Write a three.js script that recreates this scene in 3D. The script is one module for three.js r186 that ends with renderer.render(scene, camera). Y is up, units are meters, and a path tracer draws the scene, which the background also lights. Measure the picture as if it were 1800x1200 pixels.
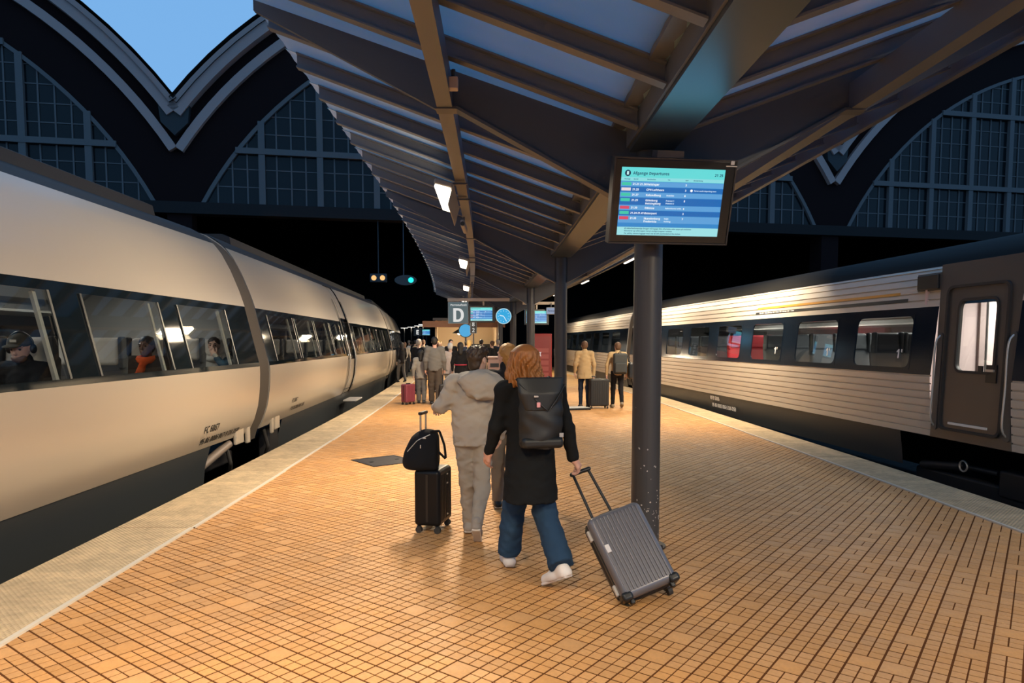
import * as THREE from 'three';
import { RoundedBoxGeometry } from 'three/addons/geometries/RoundedBoxGeometry.js';
import { mergeGeometries, mergeVertices, toCreasedNormals } from 'three/addons/utils/BufferGeometryUtils.js';
import { RectAreaLightUniformsLib } from 'three/addons/lights/RectAreaLightUniformsLib.js';

// ---------- camera, sky, exposure ----------
RectAreaLightUniformsLib.init();
const renderer = new THREE.WebGLRenderer({ antialias: true });
renderer.toneMapping = THREE.LinearToneMapping;
renderer.toneMappingExposure = 1.0;
renderer.shadowMap.enabled = true;
const scene = new THREE.Scene();
const PITCH = 4 * Math.PI / 180, FOCAL = 1250;
const camera = new THREE.PerspectiveCamera(2 * Math.atan(600 / FOCAL) * 180 / Math.PI, 1.5, 0.05, 400);
camera.position.set(0, 1.68, 0);
camera.rotation.order = 'YXZ';
camera.rotation.set(-PITCH, -0.458 * Math.PI / 180, 0);
camera.setViewOffset(1800, 1200, 0, -FOCAL * Math.tan(PITCH), 1800, 1200);
camera.updateProjectionMatrix();
{ // dusk sky: clear blue, a little paler towards the horizon
  const w = 16, h = 64, data = new Float32Array(w * h * 4);
  for (let j = 0; j < h; j++) {
    const el = ((j + 0.5) / h - 0.5) * Math.PI, t = Math.max(0, Math.sin(el));
    const c = [0.215 - 0.05 * t, 0.475 - 0.075 * t, 0.855 - 0.09 * t];
    for (let i = 0; i < w; i++) data.set([...c, 1], (j * w + i) * 4);
  }
  const sky = new THREE.DataTexture(data, w, h, THREE.RGBAFormat, THREE.FloatType);
  sky.mapping = THREE.EquirectangularReflectionMapping; sky.magFilter = THREE.LinearFilter; sky.needsUpdate = true;
  scene.background = sky; scene.environment = sky;
}
const WARM = new THREE.Color().setRGB(1, 0.80, 0.54);
const LAMP_POWER = 360, TUBE_POWER = 620, CABIN_POWER = 5;

// ---------- helpers ----------
let seed = 7;
const rnd = () => { seed = (seed * 1664525 + 1013904223) >>> 0; return seed / 4294967296; };
const rr = (a, b) => a + (b - a) * rnd();
const taken = {};
function numbered(n) { const k = taken[n] = (taken[n] ?? -1) + 1; return k ? n + '_' + String(k).padStart(3, '0') : n; }
const col = (r, g, b) => new THREE.Color().setRGB(r, g, b);
function mat(r, g, b, rough = 0.6, extra = {}) {
  return new THREE.MeshPhysicalMaterial({ color: col(r, g, b), roughness: rough, metalness: 0, side: THREE.DoubleSide, ...extra });
}
function glow(r, g, b, k, extra = {}) { return new THREE.MeshStandardMaterial({ color: 0x111111, emissive: col(r, g, b), emissiveIntensity: k, roughness: 0.6, side: THREE.DoubleSide, ...extra }); }
function add(name, geo, m, parent, pos, rot, label) {
  const o = new THREE.Mesh(geo, m); o.name = name; o.castShadow = o.receiveShadow = true;
  if (pos) o.position.set(...pos); if (rot) o.rotation.set(...rot);
  if (label) o.userData.label = label;
  (parent ?? scene).add(o); return o;
}
function thing(name, label, category, pos = [0, 0, 0], turn = 0, group, kind) {
  const o = new THREE.Group(); o.name = numbered(name); o.position.set(...pos); o.rotation.y = turn;
  o.userData = { label, category }; if (group) o.userData.group = group; if (kind) o.userData.kind = kind;
  scene.add(o); return o;
}
function structure(name, label, category) { const o = thing(name, label, category); o.userData.kind = 'structure'; return o; }
function tagged(o, label, category, group, kind) { o.userData = { label, category }; if (group) o.userData.group = group; if (kind) o.userData.kind = kind; return o; }
const BOX = new THREE.BoxGeometry(1, 1, 1);
function box(name, w, h, d, m, parent, pos, rot, label) { const o = add(name, BOX, m, parent, pos, rot, label); o.scale.set(w, h, d); return o; }
function rbox(name, w, h, d, r, m, parent, pos, rot, label, seg = 2) { return add(name, new RoundedBoxGeometry(w, h, d, seg, Math.min(r, w * 0.49, h * 0.49, d * 0.49)), m, parent, pos, rot, label); }
function cyl(name, r0, r1, h, m, parent, pos, rot, n = 20, label) { return add(name, new THREE.CylinderGeometry(r1, r0, h, n), m, parent, pos, rot, label); }
const V = (x, y, z) => new THREE.Vector3(x, y, z);
function tubeGeo(pts, r, n = 8, seg) { return new THREE.TubeGeometry(new THREE.CatmullRomCurve3(pts.map((p) => V(...p)), false, 'catmullrom', 0.1), seg ?? pts.length * 4, r, n, false); }
// a bar between two points, rectangular section w x h
function barGeo(a, b, w, h) {
  const A = V(...a), B = V(...b), L = A.distanceTo(B), g = new THREE.BoxGeometry(w, h, L);
  const m = new THREE.Matrix4().lookAt(A, B, Math.abs(B.y - A.y) > 0.95 * L ? V(1, 0, 0) : V(0, 1, 0)); m.setPosition(A.clone().add(B).multiplyScalar(0.5)); return g.applyMatrix4(m);
}
function rodGeo(a, b, r, n = 10, r1) {
  const A = V(...a), B = V(...b), L = A.distanceTo(B), g = new THREE.CylinderGeometry(r1 ?? r, r, L, n);
  g.applyQuaternion(new THREE.Quaternion().setFromUnitVectors(V(0, 1, 0), B.clone().sub(A).normalize())); const c = A.add(B).multiplyScalar(0.5); return g.translate(c.x, c.y, c.z);
}
// a section [[x, y] ...] carried through stations; map(x, y, s) gives the point; uv in metres
function loft(section, stations, map, closed = false, crease = 0.5, caps = false) {
  const P = closed ? [...section, section[0]] : section, pos = [], uv = [], idx = [], n = P.length;
  let v = 0; const vs = P.map((p, i) => (i ? (v += Math.hypot(p[0] - P[i - 1][0], p[1] - P[i - 1][1])) : 0));
  stations.forEach((s) => P.forEach((p, i) => { pos.push(...map(p[0], p[1], s)); uv.push(s, vs[i]); }));
  for (let j = 0; j + 1 < stations.length; j++) for (let i = 0; i + 1 < n; i++) { const a = j * n + i, b = a + 1, c = a + n, d = c + 1; idx.push(a, b, d, a, d, c); }
  if (caps) for (const j of [0, stations.length - 1]) {
    const tri = THREE.ShapeUtils.triangulateShape(section.map((p) => new THREE.Vector2(...p)), []);
    const base = pos.length / 3; section.forEach((p) => { pos.push(...map(p[0], p[1], stations[j])); uv.push(p[0], p[1]); });
    for (const t of tri) idx.push(base + t[0], base + t[1], base + t[2]);
  }
  const g = new THREE.BufferGeometry();
  g.setAttribute('position', new THREE.Float32BufferAttribute(pos, 3)); g.setAttribute('uv', new THREE.Float32BufferAttribute(uv, 2)); g.setIndex(idx);
  return toCreasedNormals(g, crease);
}
// moves a shape; where the move mirrors it, its faces are turned back outward
function moved(g, m) {
  g.applyMatrix4(m);
  if (m.determinant() < 0) {
    if (g.index) { const x = g.index.array; for (let i = 0; i < x.length; i += 3) { const t = x[i]; x[i] = x[i + 1]; x[i + 1] = t; } }
    else for (const k in g.attributes) { const at = g.attributes[k], n = at.itemSize, q = at.array; for (let i = 0; i < at.count; i += 3) for (let j = 0; j < n; j++) { const t = q[i * n + j]; q[i * n + j] = q[(i + 1) * n + j]; q[(i + 1) * n + j] = t; } }
  }
  return g;
}
const range = (a, b, n) => Array.from({ length: n + 1 }, (_, i) => a + (b - a) * i / n);
function noiseTex(size, fn, opts = {}) {
  const d = new Uint8Array(size * size * 4);
  for (let j = 0; j < size; j++) for (let i = 0; i < size; i++) { const c = fn(i / size, j / size, i, j); d.set([c[0], c[1] ?? c[0], c[2] ?? c[0], 255], (j * size + i) * 4); }
  const t = new THREE.DataTexture(d, size, size); t.wrapS = t.wrapT = THREE.RepeatWrapping; t.magFilter = THREE.LinearFilter; t.minFilter = THREE.LinearMipmapLinearFilter; t.generateMipmaps = true;
  if (opts.srgb) t.colorSpace = THREE.SRGBColorSpace; if (opts.repeat) t.repeat.set(...opts.repeat); t.needsUpdate = true; return t;
}
const lattice = (() => { const N = 64, a = Float32Array.from({ length: N * N }, () => rnd()); return (x, y, p) => a[(((y % p) + p) % p) % N * N + (((x % p) + p) % p) % N]; })();
function vnoise(x, y, p) { const i = Math.floor(x), j = Math.floor(y), f = x - i, g = y - j, u = f * f * (3 - 2 * f), w = g * g * (3 - 2 * g); const a = lattice(i, j, p), b = lattice(i + 1, j, p), c = lattice(i, j + 1, p), d = lattice(i + 1, j + 1, p); return a + (b - a) * u + (c - a) * w + (a - b - c + d) * u * w; }
const fbm = (u, v, p) => 0.5 * vnoise(u * p, v * p, p) + 0.3 * vnoise(u * p * 2, v * p * 2, p * 2) + 0.2 * vnoise(u * p * 4, v * p * 4, Math.min(64, p * 4));
function canvasTex(w, h, draw) { const c = document.createElement('canvas'); c.width = w; c.height = h; draw(c.getContext('2d'), w, h); const t = new THREE.CanvasTexture(c); t.colorSpace = THREE.SRGBColorSpace; return t; }
function downLight(w, d, power, color, pos, parent, tilt = 0) { const l = new THREE.RectAreaLight(color, power, w, d); l.position.set(...pos); l.rotation.order = 'ZXY'; l.rotation.set(-Math.PI / 2, 0, tilt); parent.add(l); return l; }   // faces down, w along x, d along z

// ---------- the platform's gentle bend to the left ----------
const BEND = 0.00125, bend = (s) => -BEND * s * Math.abs(s);
const onBend = (x, y, s) => [x + bend(s), y, -s];
const EDGE_L = -3.47, EDGE_R = 5.2, STRIP_L = -2.77, STRIP_R = 4.58;
const edgeR = (x, y, s) => [x - 0.001 * s * Math.abs(s), y, -s];

// ---------- materials shared ----------
const M = {
  steel: mat(0.062, 0.070, 0.086, 0.5), steelPale: mat(0.105, 0.118, 0.145, 0.5), column: mat(0.052, 0.050, 0.050, 0.42),
  black: mat(0.012, 0.014, 0.016, 0.35), rubber: mat(0.035, 0.032, 0.03, 0.7), chrome: mat(0.6, 0.6, 0.6, 0.25, { metalness: 1 }),
  darkMetal: mat(0.05, 0.05, 0.055, 0.45, { metalness: 0.6 }),
};

// ---------- ground, platform, tiles ----------
{
  const g = structure('track_bed', 'dark ballast ground between the platforms', 'ground');
  const bump = noiseTex(256, (u, v) => [255 * fbm(u, v, 16)], { repeat: [30, 30] });
  add('ballast', new THREE.PlaneGeometry(240, 220), mat(0.014, 0.012, 0.011, 0.95, { bumpMap: bump, bumpScale: 0.05, specularIntensity: 0.2 }), g, [0, -0.95, -60], [-Math.PI / 2, 0, 0]);
  for (const [x, off] of [[-4.55, 0], [-5.99, 0], [6.1, 0], [7.54, 0]])
    add('rail', loft([[-0.035, 0], [0.035, 0], [0.035, 0.14], [-0.035, 0.14]], range(-8, 90, 49), (a, b, s) => onBend(x + a, -0.93 + b, s), true), M.darkMetal, g);
}
const floor = structure('floor', 'station platform paved with square ochre tiles', 'floor');
{
  const L = (s) => EDGE_L + bend(s), R = (s) => EDGE_R - 0.001 * s * Math.abs(s);
  const st = range(-8, 80, 88);
  const body = new THREE.BufferGeometry(), pos = [], idx = [];
  st.forEach((s) => pos.push(L(s) + 0.04, -0.95, -s, L(s) + 0.04, -0.0022, -s, R(s) - 0.04, -0.0022, -s, R(s) - 0.04, -0.95, -s));
  for (let j = 0; j + 1 < st.length; j++) for (let i = 0; i < 3; i++) { const a = j * 4 + i; idx.push(a, a + 1, a + 5, a, a + 5, a + 4); }
  body.setAttribute('position', new THREE.Float32BufferAttribute(pos, 3)); body.setIndex(idx);
  add('bedding_mortar', toCreasedNormals(body, 0.5), mat(0.11, 0.04, 0.012, 0.95, { specularIntensity: 0.2 }), floor, null, null, 'dark brown mortar in the joints between tiles');
  // ochre tiles laid askew, scored into quarters, a few plain
  const ANG = 37.2 * Math.PI / 180, T = 0.15, ca = Math.cos(ANG), sa = Math.sin(ANG);
  function padGeo(x0, x1, z0, z1, e = 0.0028, top = 0) {
    const g = new THREE.BufferGeometry(), b = -0.0105, p = [[x0, b, z0], [x1, b, z0], [x1, b, z1], [x0, b, z1], [x0 + e, top, z0 + e], [x1 - e, top, z0 + e], [x1 - e, top, z1 - e], [x0 + e, top, z1 - e]];
    g.setAttribute('position', new THREE.Float32BufferAttribute(p.flat(), 3)); g.setAttribute('uv', new THREE.Float32BufferAttribute(p.flatMap((q) => [q[0], q[2]]), 2));
    g.setIndex([4, 7, 6, 4, 6, 5, 0, 4, 5, 0, 5, 1, 1, 5, 6, 1, 6, 2, 2, 6, 7, 2, 7, 3, 3, 7, 4, 3, 4, 0]); return toCreasedNormals(g, 0.3);
  }
  const h = T / 2 - 0.0036, plain = padGeo(-h, h, -h, h), k = 0.0017;
  const scored = mergeGeometries([padGeo(-h, -k, -h, -k), padGeo(k, h, -h, -k), padGeo(-h, -k, k, h), padGeo(k, h, k, h)]);
  const spots = [];
  for (let i = -330; i < 330; i++) for (let j = -330; j < 330; j++) {
    const a = (i + 0.5) * T, b = (j + 0.5) * T, x = a * ca + b * sa + 0.02, s = -a * sa + b * ca + 0.05;   // b runs 37 degrees right of the track
    if (s < -4 || s > 26 || x < STRIP_L + bend(s) - 0.09 || x > STRIP_R - 0.001 * s * s + 0.09) continue;
    const u = 890 + FOCAL * x / s, v = 600 + FOCAL * 1.68 / s;
    spots.push({ x, s, seen: s > 2 && u > -20 && u < 1820 && v < 1205, c: 0.88 + 0.14 * rnd() - (rnd() < 0.06 ? 0.10 : 0), w: rnd(), plain: rnd() < 0.14, tilt: [rr(-1, 1) * 0.006, rr(-1, 1) * 0.006] });
  }
  const grain = noiseTex(256, (u, v) => { const n = fbm(u, v, 16); return [255 * (0.8 + 0.2 * n)]; }, { repeat: [4, 4] });
  const rough = noiseTex(256, (u, v) => [0, 255 * (0.42 + 0.3 * fbm(u, v, 8)), 0], { repeat: [3, 3] });
  const tone = (t) => [0.69 * t.c, (0.372 - 0.025 * t.w) * t.c, (0.150 - 0.035 * t.w) * t.c];
  const tileMats = range(0, 1, 11).map((q) => { const t = { c: 0.72 + 0.35 * q, w: (q * 7.3) % 1 }; return mat(...tone(t), 1, { map: grain, roughnessMap: rough }); });
  spots.sort((a, b) => a.s - b.s);
  const near = spots.filter((t) => t.seen).slice(0, 300), nearSet = new Set(near);
  for (const t of near) add('tile', t.plain ? plain : scored, tileMats[Math.max(0, Math.min(11, Math.round((t.c - 0.72) / 0.35 * 11)))], floor, [t.x, 0, -t.s], [t.tilt[0], -ANG, t.tilt[1]]).rotation.order = 'YXZ';
  const far = spots.filter((t) => !nearSet.has(t)), e = new THREE.Object3D(); e.rotation.order = 'YXZ';
  const fieldMat = mat(1, 1, 1, 1, { map: grain, roughnessMap: rough });
  for (const [geo, list] of [[scored, far.filter((t) => !t.plain)], [plain, far.filter((t) => t.plain)]]) {
    const im = new THREE.InstancedMesh(geo, fieldMat, list.length); im.name = 'tile_field'; im.castShadow = im.receiveShadow = true; im.userData.kind = 'stuff';
    list.forEach((t, i) => { e.position.set(t.x, 0, -t.s); e.rotation.set(t.tilt[0], -ANG, t.tilt[1]); e.updateMatrix(); im.setMatrixAt(i, e.matrix); im.setColorAt(i, col(...tone(t))); });
    floor.add(im);
  }
  const farTex = noiseTex(256, (u, v) => { const n = fbm(u, v, 32), c = 0.85 + 0.25 * n; return [205 * c, 156 * c, 92 * c]; }, { srgb: true, repeat: [0.3, 0.3] });
  add('far_paving', loft([[STRIP_L, 0], [STRIP_R, 0]], range(25.9, 80, 54), (x, y, s) => [x + (x < 0 ? bend(s) : -0.001 * s * s), 0, -s]), mat(1, 1, 1, 0.6, { map: farTex }), floor);
}
{ // edge strips of pale ribbed slabs
  const bump = noiseTex(128, (u, v) => { const a = Math.sin(2 * Math.PI * (u * 8 + v * 8)), b = Math.sin(2 * Math.PI * (u * 8 - v * 8)); return [255 * (0.5 + 0.25 * Math.max(a, b) + 0.1 * fbm(u, v, 16))]; }, { repeat: [3.2, 3.2] });
  const stain = noiseTex(256, (u, v) => { const n = fbm(u, v, 8) * 0.5 + 0.5 * fbm(v, u, 32), k = 0.72 + 0.4 * n; return [Math.min(255, 216 * k), Math.min(255, 190 * k), Math.min(255, 150 * k)]; }, { srgb: true, repeat: [0.6, 0.6] });
  const slab = range(0, 2, 3).map((i) => mat(1 - 0.06 * i, 1 - 0.07 * i, 1 - 0.08 * i, 0.8, { map: stain, bumpMap: bump, bumpScale: 0.016 })), lip = mat(0.62, 0.56, 0.47, 0.7);
  const L = structure('trim_1', 'pale ribbed slabs along the platform edge by the white train', 'platform edge'), R = structure('trim_2', 'pale ribbed slabs along the platform edge by the ribbed silver train', 'platform edge');
  for (let k = -2; k < 25; k++) {
    const a = 6.33 + 2.84 * (k - 1), b = a + 2.832, j = (k % 2) * 0.012;
    const sec = [[EDGE_L, -0.2], [EDGE_L, 0.002], [EDGE_L + 0.012, 0.012], [STRIP_L + j - 0.006, 0.012], [STRIP_L + j, 0.006], [STRIP_L + j, -0.05]];
    add('edge_slab', loft(sec, range(a, b, 4), onBend, false, 0.4), slab[(k + 3) % 3], L);
    add('edging', loft([[STRIP_L + j - 0.03, 0.0125], [STRIP_L + j - 0.028, 0.0145], [STRIP_L + j + 0.002, 0.0145], [STRIP_L + j + 0.004, 0]], range(a, b, 4), onBend, false, 0.4), lip, L);
    const a2 = 10.2 + 2.84 * (k - 3), b2 = a2 + 2.832, j2 = (k % 2) * 0.01;
    const sec2 = [[EDGE_R, -0.2], [EDGE_R, 0.002], [EDGE_R - 0.012, 0.012], [STRIP_R - j2 + 0.006, 0.012], [STRIP_R - j2, 0.006], [STRIP_R - j2, -0.05]];
    add('edge_slab', loft(sec2, range(a2, b2, 4), edgeR, false, 0.4), slab[(k + 4) % 3], R);
    add('edging', loft([[STRIP_R - j2 + 0.03, 0.0125], [STRIP_R - j2 + 0.028, 0.0145], [STRIP_R - j2 - 0.002, 0.0145], [STRIP_R - j2 - 0.004, 0]], range(a2, b2, 4), edgeR, false, 0.4), lip, R);
  }
}
{ // inspection cover let into the tiles
  const g = thing('inspection_cover', 'dark metal inspection cover let into the ochre tiles', 'floor hatch', [-1.72, 0.001, -9.95], 0.66);
  const m = mat(0.05, 0.042, 0.04, 0.55, { metalness: 0.4 });
  box('plate', 0.62, 0.012, 0.62, m, g, [0, 0, 0]);
  for (const [x, z, w, d] of [[0, 0.325, 0.69, 0.04], [0, -0.325, 0.69, 0.04], [0.325, 0, 0.04, 0.61], [-0.325, 0, 0.04, 0.61]]) box('rim', w, 0.016, d, M.darkMetal, g, [x, 0, z]);
  for (const x of [-0.2, 0.2]) cyl('lifting_hole', 0.03, 0.03, 0.004, M.black, g, [x, 0.0075, 0]);
}

// ---------- canopy on its row of columns ----------
const AXIS = 1.18, COLS = [5.75, 12.8, 19.95, 27.1, 34.3], SLOPE = 0.3625, RAFT0 = 3.2;
const raftY = (x) => RAFT0 + SLOPE * (Math.abs(x - AXIS) - 0.17);
const canopy = structure('ceiling', 'butterfly platform canopy of steel rafters and blue roof panels', 'canopy');
{
  const S0 = -4.3, S1 = 40, st = range(S0, S1, 44), panel = mat(0.25, 0.49, 0.57, 1, { transmission: 0.93 });
  const beamMat = M.steel, flat = mat(0.035, 0.055, 0.085, 0.3);
  // valley box beam with a smooth underside, and gutter channels beside it
  add('valley_beam', loft([[AXIS - 0.17, 3.17], [AXIS + 0.17, 3.17], [AXIS + 0.17, 3.42], [AXIS - 0.17, 3.42]], st, onBend, true, 0.5, true), flat, canopy);
  for (const q of [-1, 1]) {
    add('gutter_channel', loft([[AXIS + q * 0.172, 3.20], [AXIS + q * 0.19, 3.20], [AXIS + q * 0.19, 3.36], [AXIS + q * 0.30, 3.36], [AXIS + q * 0.30, 3.52], [AXIS + q * 0.172, 3.52]], st, onBend, true, 0.5, true), M.steelPale, canopy);
    add('side_beam', loft([[AXIS + q * 1.56, 3.50], [AXIS + q * 1.68, 3.50], [AXIS + q * 1.68, raftY(AXIS + 1.68)], [AXIS + q * 1.56, raftY(AXIS + 1.56)]], st, onBend, true, 0.5, true), M.steelPale, canopy);
  }
  const EX = 3.10;
  add('eave_fascia', loft([[AXIS + EX - 0.02, raftY(AXIS + EX) - 0.10], [AXIS + EX + 0.05, raftY(AXIS + EX) - 0.10], [AXIS + EX + 0.05, raftY(AXIS + EX) + 0.2], [AXIS + EX + 0.03, raftY(AXIS + EX) + 0.2], [AXIS + EX + 0.03, raftY(AXIS + EX) - 0.07], [AXIS + EX - 0.02, raftY(AXIS + EX) - 0.07]], st, onBend, true, 0.5, true), M.steelPale, canopy);
  // rafters: I sections from valley to eave
  const I = (q) => { // section across the rafter: a along the track, b up
    const sec = [[-0.045, 0], [0.045, 0], [0.045, 0.014], [0.008, 0.02], [0.008, 0.12], [0.045, 0.126], [0.045, 0.14], [-0.045, 0.14], [-0.045, 0.126], [-0.008, 0.12], [-0.008, 0.02], [-0.045, 0.014]];
    return loft(sec, [0.20, EX], (a, b, x) => [q * x, SLOPE * (x - 0.17) + b, a], true, 0.3, true);
  };
  const geo = { '-1': I(-1), 1: I(1) }, pitch = 0.855;
  const sheet = (q) => { // roof sheet with shallow folds, spanning one bay
    const sec = [], n = 6; for (let i = 0; i <= n; i++) sec.push([-pitch / 2 + pitch * i / n, (i % 2) * 0.012]);
    const top = sec.map(([a, b]) => [a, b + 0.006]).reverse();
    return loft([...sec, ...top], [0.18, EX + 0.1], (a, b, x) => [q * x, SLOPE * (x - 0.17) + 0.143 + b, a], true, 0.3, true);
  };
  const sheets = { '-1': sheet(-1), 1: sheet(1) };
  for (let k = -9; k < 43; k++) {
    const s = 3.54 + pitch * k; if (s < S0 || s > S1) continue;
    for (const q of [-1, 1]) {
      add('rafter', geo[q], M.steelPale, canopy, [AXIS + bend(s), RAFT0, -s]);
      add('roof_panel', sheets[q], panel, canopy, [AXIS + bend(s + pitch / 2), RAFT0, -(s + pitch / 2)]);
    }
  }
  // tapered bracket arms at every column
  for (const s of [-1.4, ...COLS]) for (const q of [-1, 1]) {
    const e = (x) => SLOPE * (x - 0.17), sh = new THREE.Shape([[0.05, 2.70], [1.525, 3.50], [1.69, 3.50], [EX, RAFT0 + e(EX) - 0.02], [EX, RAFT0 + e(EX) + 0.06], [0.17, RAFT0 + 0.12], [0.05, 3.17]].map((p) => new THREE.Vector2(q * p[0], p[1])));
    const g = new THREE.ExtrudeGeometry(sh, { depth: 0.05, bevelEnabled: false }).translate(AXIS + bend(s), 0, -s - 0.025);
    const arm = add('bracket_arm', g, M.steel, canopy);
    const fl = [[0.05, 2.70], [1.525, 3.50], [1.69, 3.50]].map((p) => [q * p[0], p[1]]);
    for (let i = 0; i < 2; i++) add('flange', barGeo([fl[i][0] + AXIS + bend(s), fl[i][1], -s], [fl[i + 1][0] + AXIS + bend(s), fl[i + 1][1], -s], 0.13, 0.022), M.steel, arm);
  }
}
{ // columns, paint chipped low down
  const chips = canvasTex(512, 1024, (c, w, h) => {
    c.fillStyle = '#fff'; c.fillRect(0, 0, w, h);
    c.fillStyle = 'rgba(225,225,228,1)'; for (let i = 0; i < 300; i++) c.fillRect(rnd() * w, rnd() * h, 2, 20 + rnd() * 60);
  });
  const chip = mat(0.62, 0.56, 0.50, 0.8);
  COLS.forEach((s, k) => {
    const g = thing('platform_column', ['round dark grey steel column behind the ribbed suitcase', 'dark steel column beyond the person in the long black coat', 'dark steel column beside the red kiosk panel', 'dark steel column carrying the round blue clock', 'dark steel column beyond the clock column'][k], 'column', onBend(AXIS, 0, s));
    add('shaft', new THREE.LatheGeometry([[0.125, 0], [0.125, 0.012], [0.117, 0.02], [0.115, 0.05], [0.112, 3.17], [0, 3.17]].map((p) => new THREE.Vector2(...p)), 40), M.column, g).material = k ? M.column : mat(0.060, 0.057, 0.056, 0.45, { map: chips });
    cyl('base_plate', 0.17, 0.17, 0.014, M.darkMetal, g, [0, 0.007, 0], null, 32);
    if (k < 2) for (const a of [0.7, 2.3, 3.9, 5.5]) cyl('bolt', 0.014, 0.014, 0.025, M.darkMetal, g, [0.148 * Math.cos(a), 0.024, 0.148 * Math.sin(a)], null, 6);
    if (k === 0) { // chips where the paint has flaked to the primer
      const list = [];
      for (let i = 0; i < 130; i++) {
        const a = rr(0, 2 * Math.PI), y = rnd() < 0.35 ? rr(0.24, 0.34) : rnd() < 0.2 ? rr(0.66, 0.70) : 0.08 + 1.15 * rnd() * rnd() + 0.1 * rnd(), w = rr(0.002, 0.007), hh = w * rr(0.7, 2.0), r = 0.1156;
        const q = new THREE.CircleGeometry(1, 6).scale(w, hh, 1).rotateZ(rr(0, 3)); q.translate(0, y, r); list.push(q.rotateY(a));
      }
      add('paint_chips', mergeGeometries(list), chip, g, null, null, 'pale flakes where paint has chipped').userData.kind = 'stuff';
    }
  });
}

// ---------- lamps under the canopy ----------
{
  const face = glow(1, 0.88, 0.70, 3.2), shell = mat(0.28, 0.26, 0.23, 0.5);
  [-5.7, 1.5, 8.7, 15.9, 23.1, 30.3, 37.5].forEach((s, k) => {
    const g = thing('platform_lamp', ['long canopy lamp two bays short of the departure board', 'long canopy lamp in the bay short of the departure board', 'long canopy lamp in the first bay past the departure board column', 'long canopy lamp in the second bay past the departure board column', 'long canopy lamp in the third bay past the departure board, by the D sign', 'long canopy lamp in the fourth bay past the departure board column', 'long canopy lamp in the fifth bay past the departure board column'][k], 'lamp', onBend(AXIS - 1.81, 3.37, s), Math.atan(0.0025 * Math.max(0, s)), 'lamps along the canopy beam');
    g.rotation.order = 'YXZ'; g.rotation.z = -0.26;   // tipped towards the train
    rbox('housing', 0.21, 0.06, 1.42, 0.02, shell, g, [0, 0.06, 0]);
    rbox('diffuser', 0.185, 0.05, 1.38, 0.02, face, g, [0, 0.012, 0]);
    for (const z of [-0.45, 0.45]) box('bracket', 0.05, 0.05, 0.04, M.steel, g, [0.05, 0.11, z]);
    for (const z of [-0.45, 0.45]) box('hanger', 0.22, 0.02, 0.04, M.steel, g, [0.13, 0.14, z], [0, 0, 0.26]);
    box('glare_shield', 0.008, 0.23, 1.44, shell, g, [0.112, -0.045, 0], null, 'side plate that keeps light off the far side of the platform');
    downLight(0.18, 1.36, LAMP_POWER, WARM, [0, -0.02, 0], g);
    { const l = new THREE.RectAreaLight(WARM, LAMP_POWER * 0.2, 1.36, 0.045); l.position.set(-0.1, 0.012, 0); l.rotation.y = Math.PI / 2; g.add(l); }   // the diffuser's open flank
  });
  [-0.2, 14.6, 21.2, 28.9, 36.6].forEach((s, k) => {
    const g = thing('tube_lamp', ['slim eave tube lamp short of the departure board column', 'eave tube lamp hanging askew between the first and second columns', 'slim eave tube lamp just past the second column', 'slim eave tube lamp just past the third column', 'slim eave tube lamp just past the clock column'][k], 'lamp', onBend(AXIS + (k === 1 ? 3.26 : 3.04), raftY(AXIS + 3.1) - 0.2, s), Math.atan(0.0025 * s), 'tube lamps along the eave');
    box('housing', 0.08, 0.05, 1.5, shell, g, [0, 0.035, 0]);
    box('diffuser', 0.06, 0.03, 1.46, face, g, [0, -0.003, 0]);
    for (const z of [-0.6, 0.6]) box('hanger', 0.02, 0.07, 0.04, M.steel, g, [0, 0.09, z]);
    if (k === 1) { g.rotation.order = 'YXZ'; g.rotation.x = 0.58; for (const z of [-0.6, 0.6]) box('hanger_arm', 0.14, 0.012, 0.04, M.steel, g, [-0.06, 0.128, z]); }   // hangs askew, tipped along the platform
    downLight(0.06, 1.44, TUBE_POWER * [2.7, 2.5, 1.8, 1, 1][k], WARM, [0, -0.03, 0], g);
  });
  const j = thing('junction_box', 'small pale junction box on the canopy side beam', 'junction box', onBend(AXIS - 1.53, 3.56, 5.35));
  rbox('body', 0.07, 0.09, 0.07, 0.01, mat(0.45, 0.38, 0.36, 0.5), j, [0, 0, 0]); cyl('gland', 0.015, 0.015, 0.06, M.steel, j, [0, 0.07, 0]);
  const sp = thing('loudspeaker', 'slim pale loudspeaker on the beam below the first lamp', 'loudspeaker', onBend(AXIS - 1.66, 3.36, 10.6));
  rbox('body', 0.06, 0.1, 0.7, 0.02, mat(0.3, 0.27, 0.24, 0.5), sp, [0, 0, 0]); box('bracket', 0.02, 0.1, 0.05, M.steel, sp, [0, 0.095, 0]); cyl('cone', 0.03, 0.03, 0.01, M.black, sp, [0, -0.01, 0.35], [Math.PI / 2, 0, 0]);
}

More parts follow.
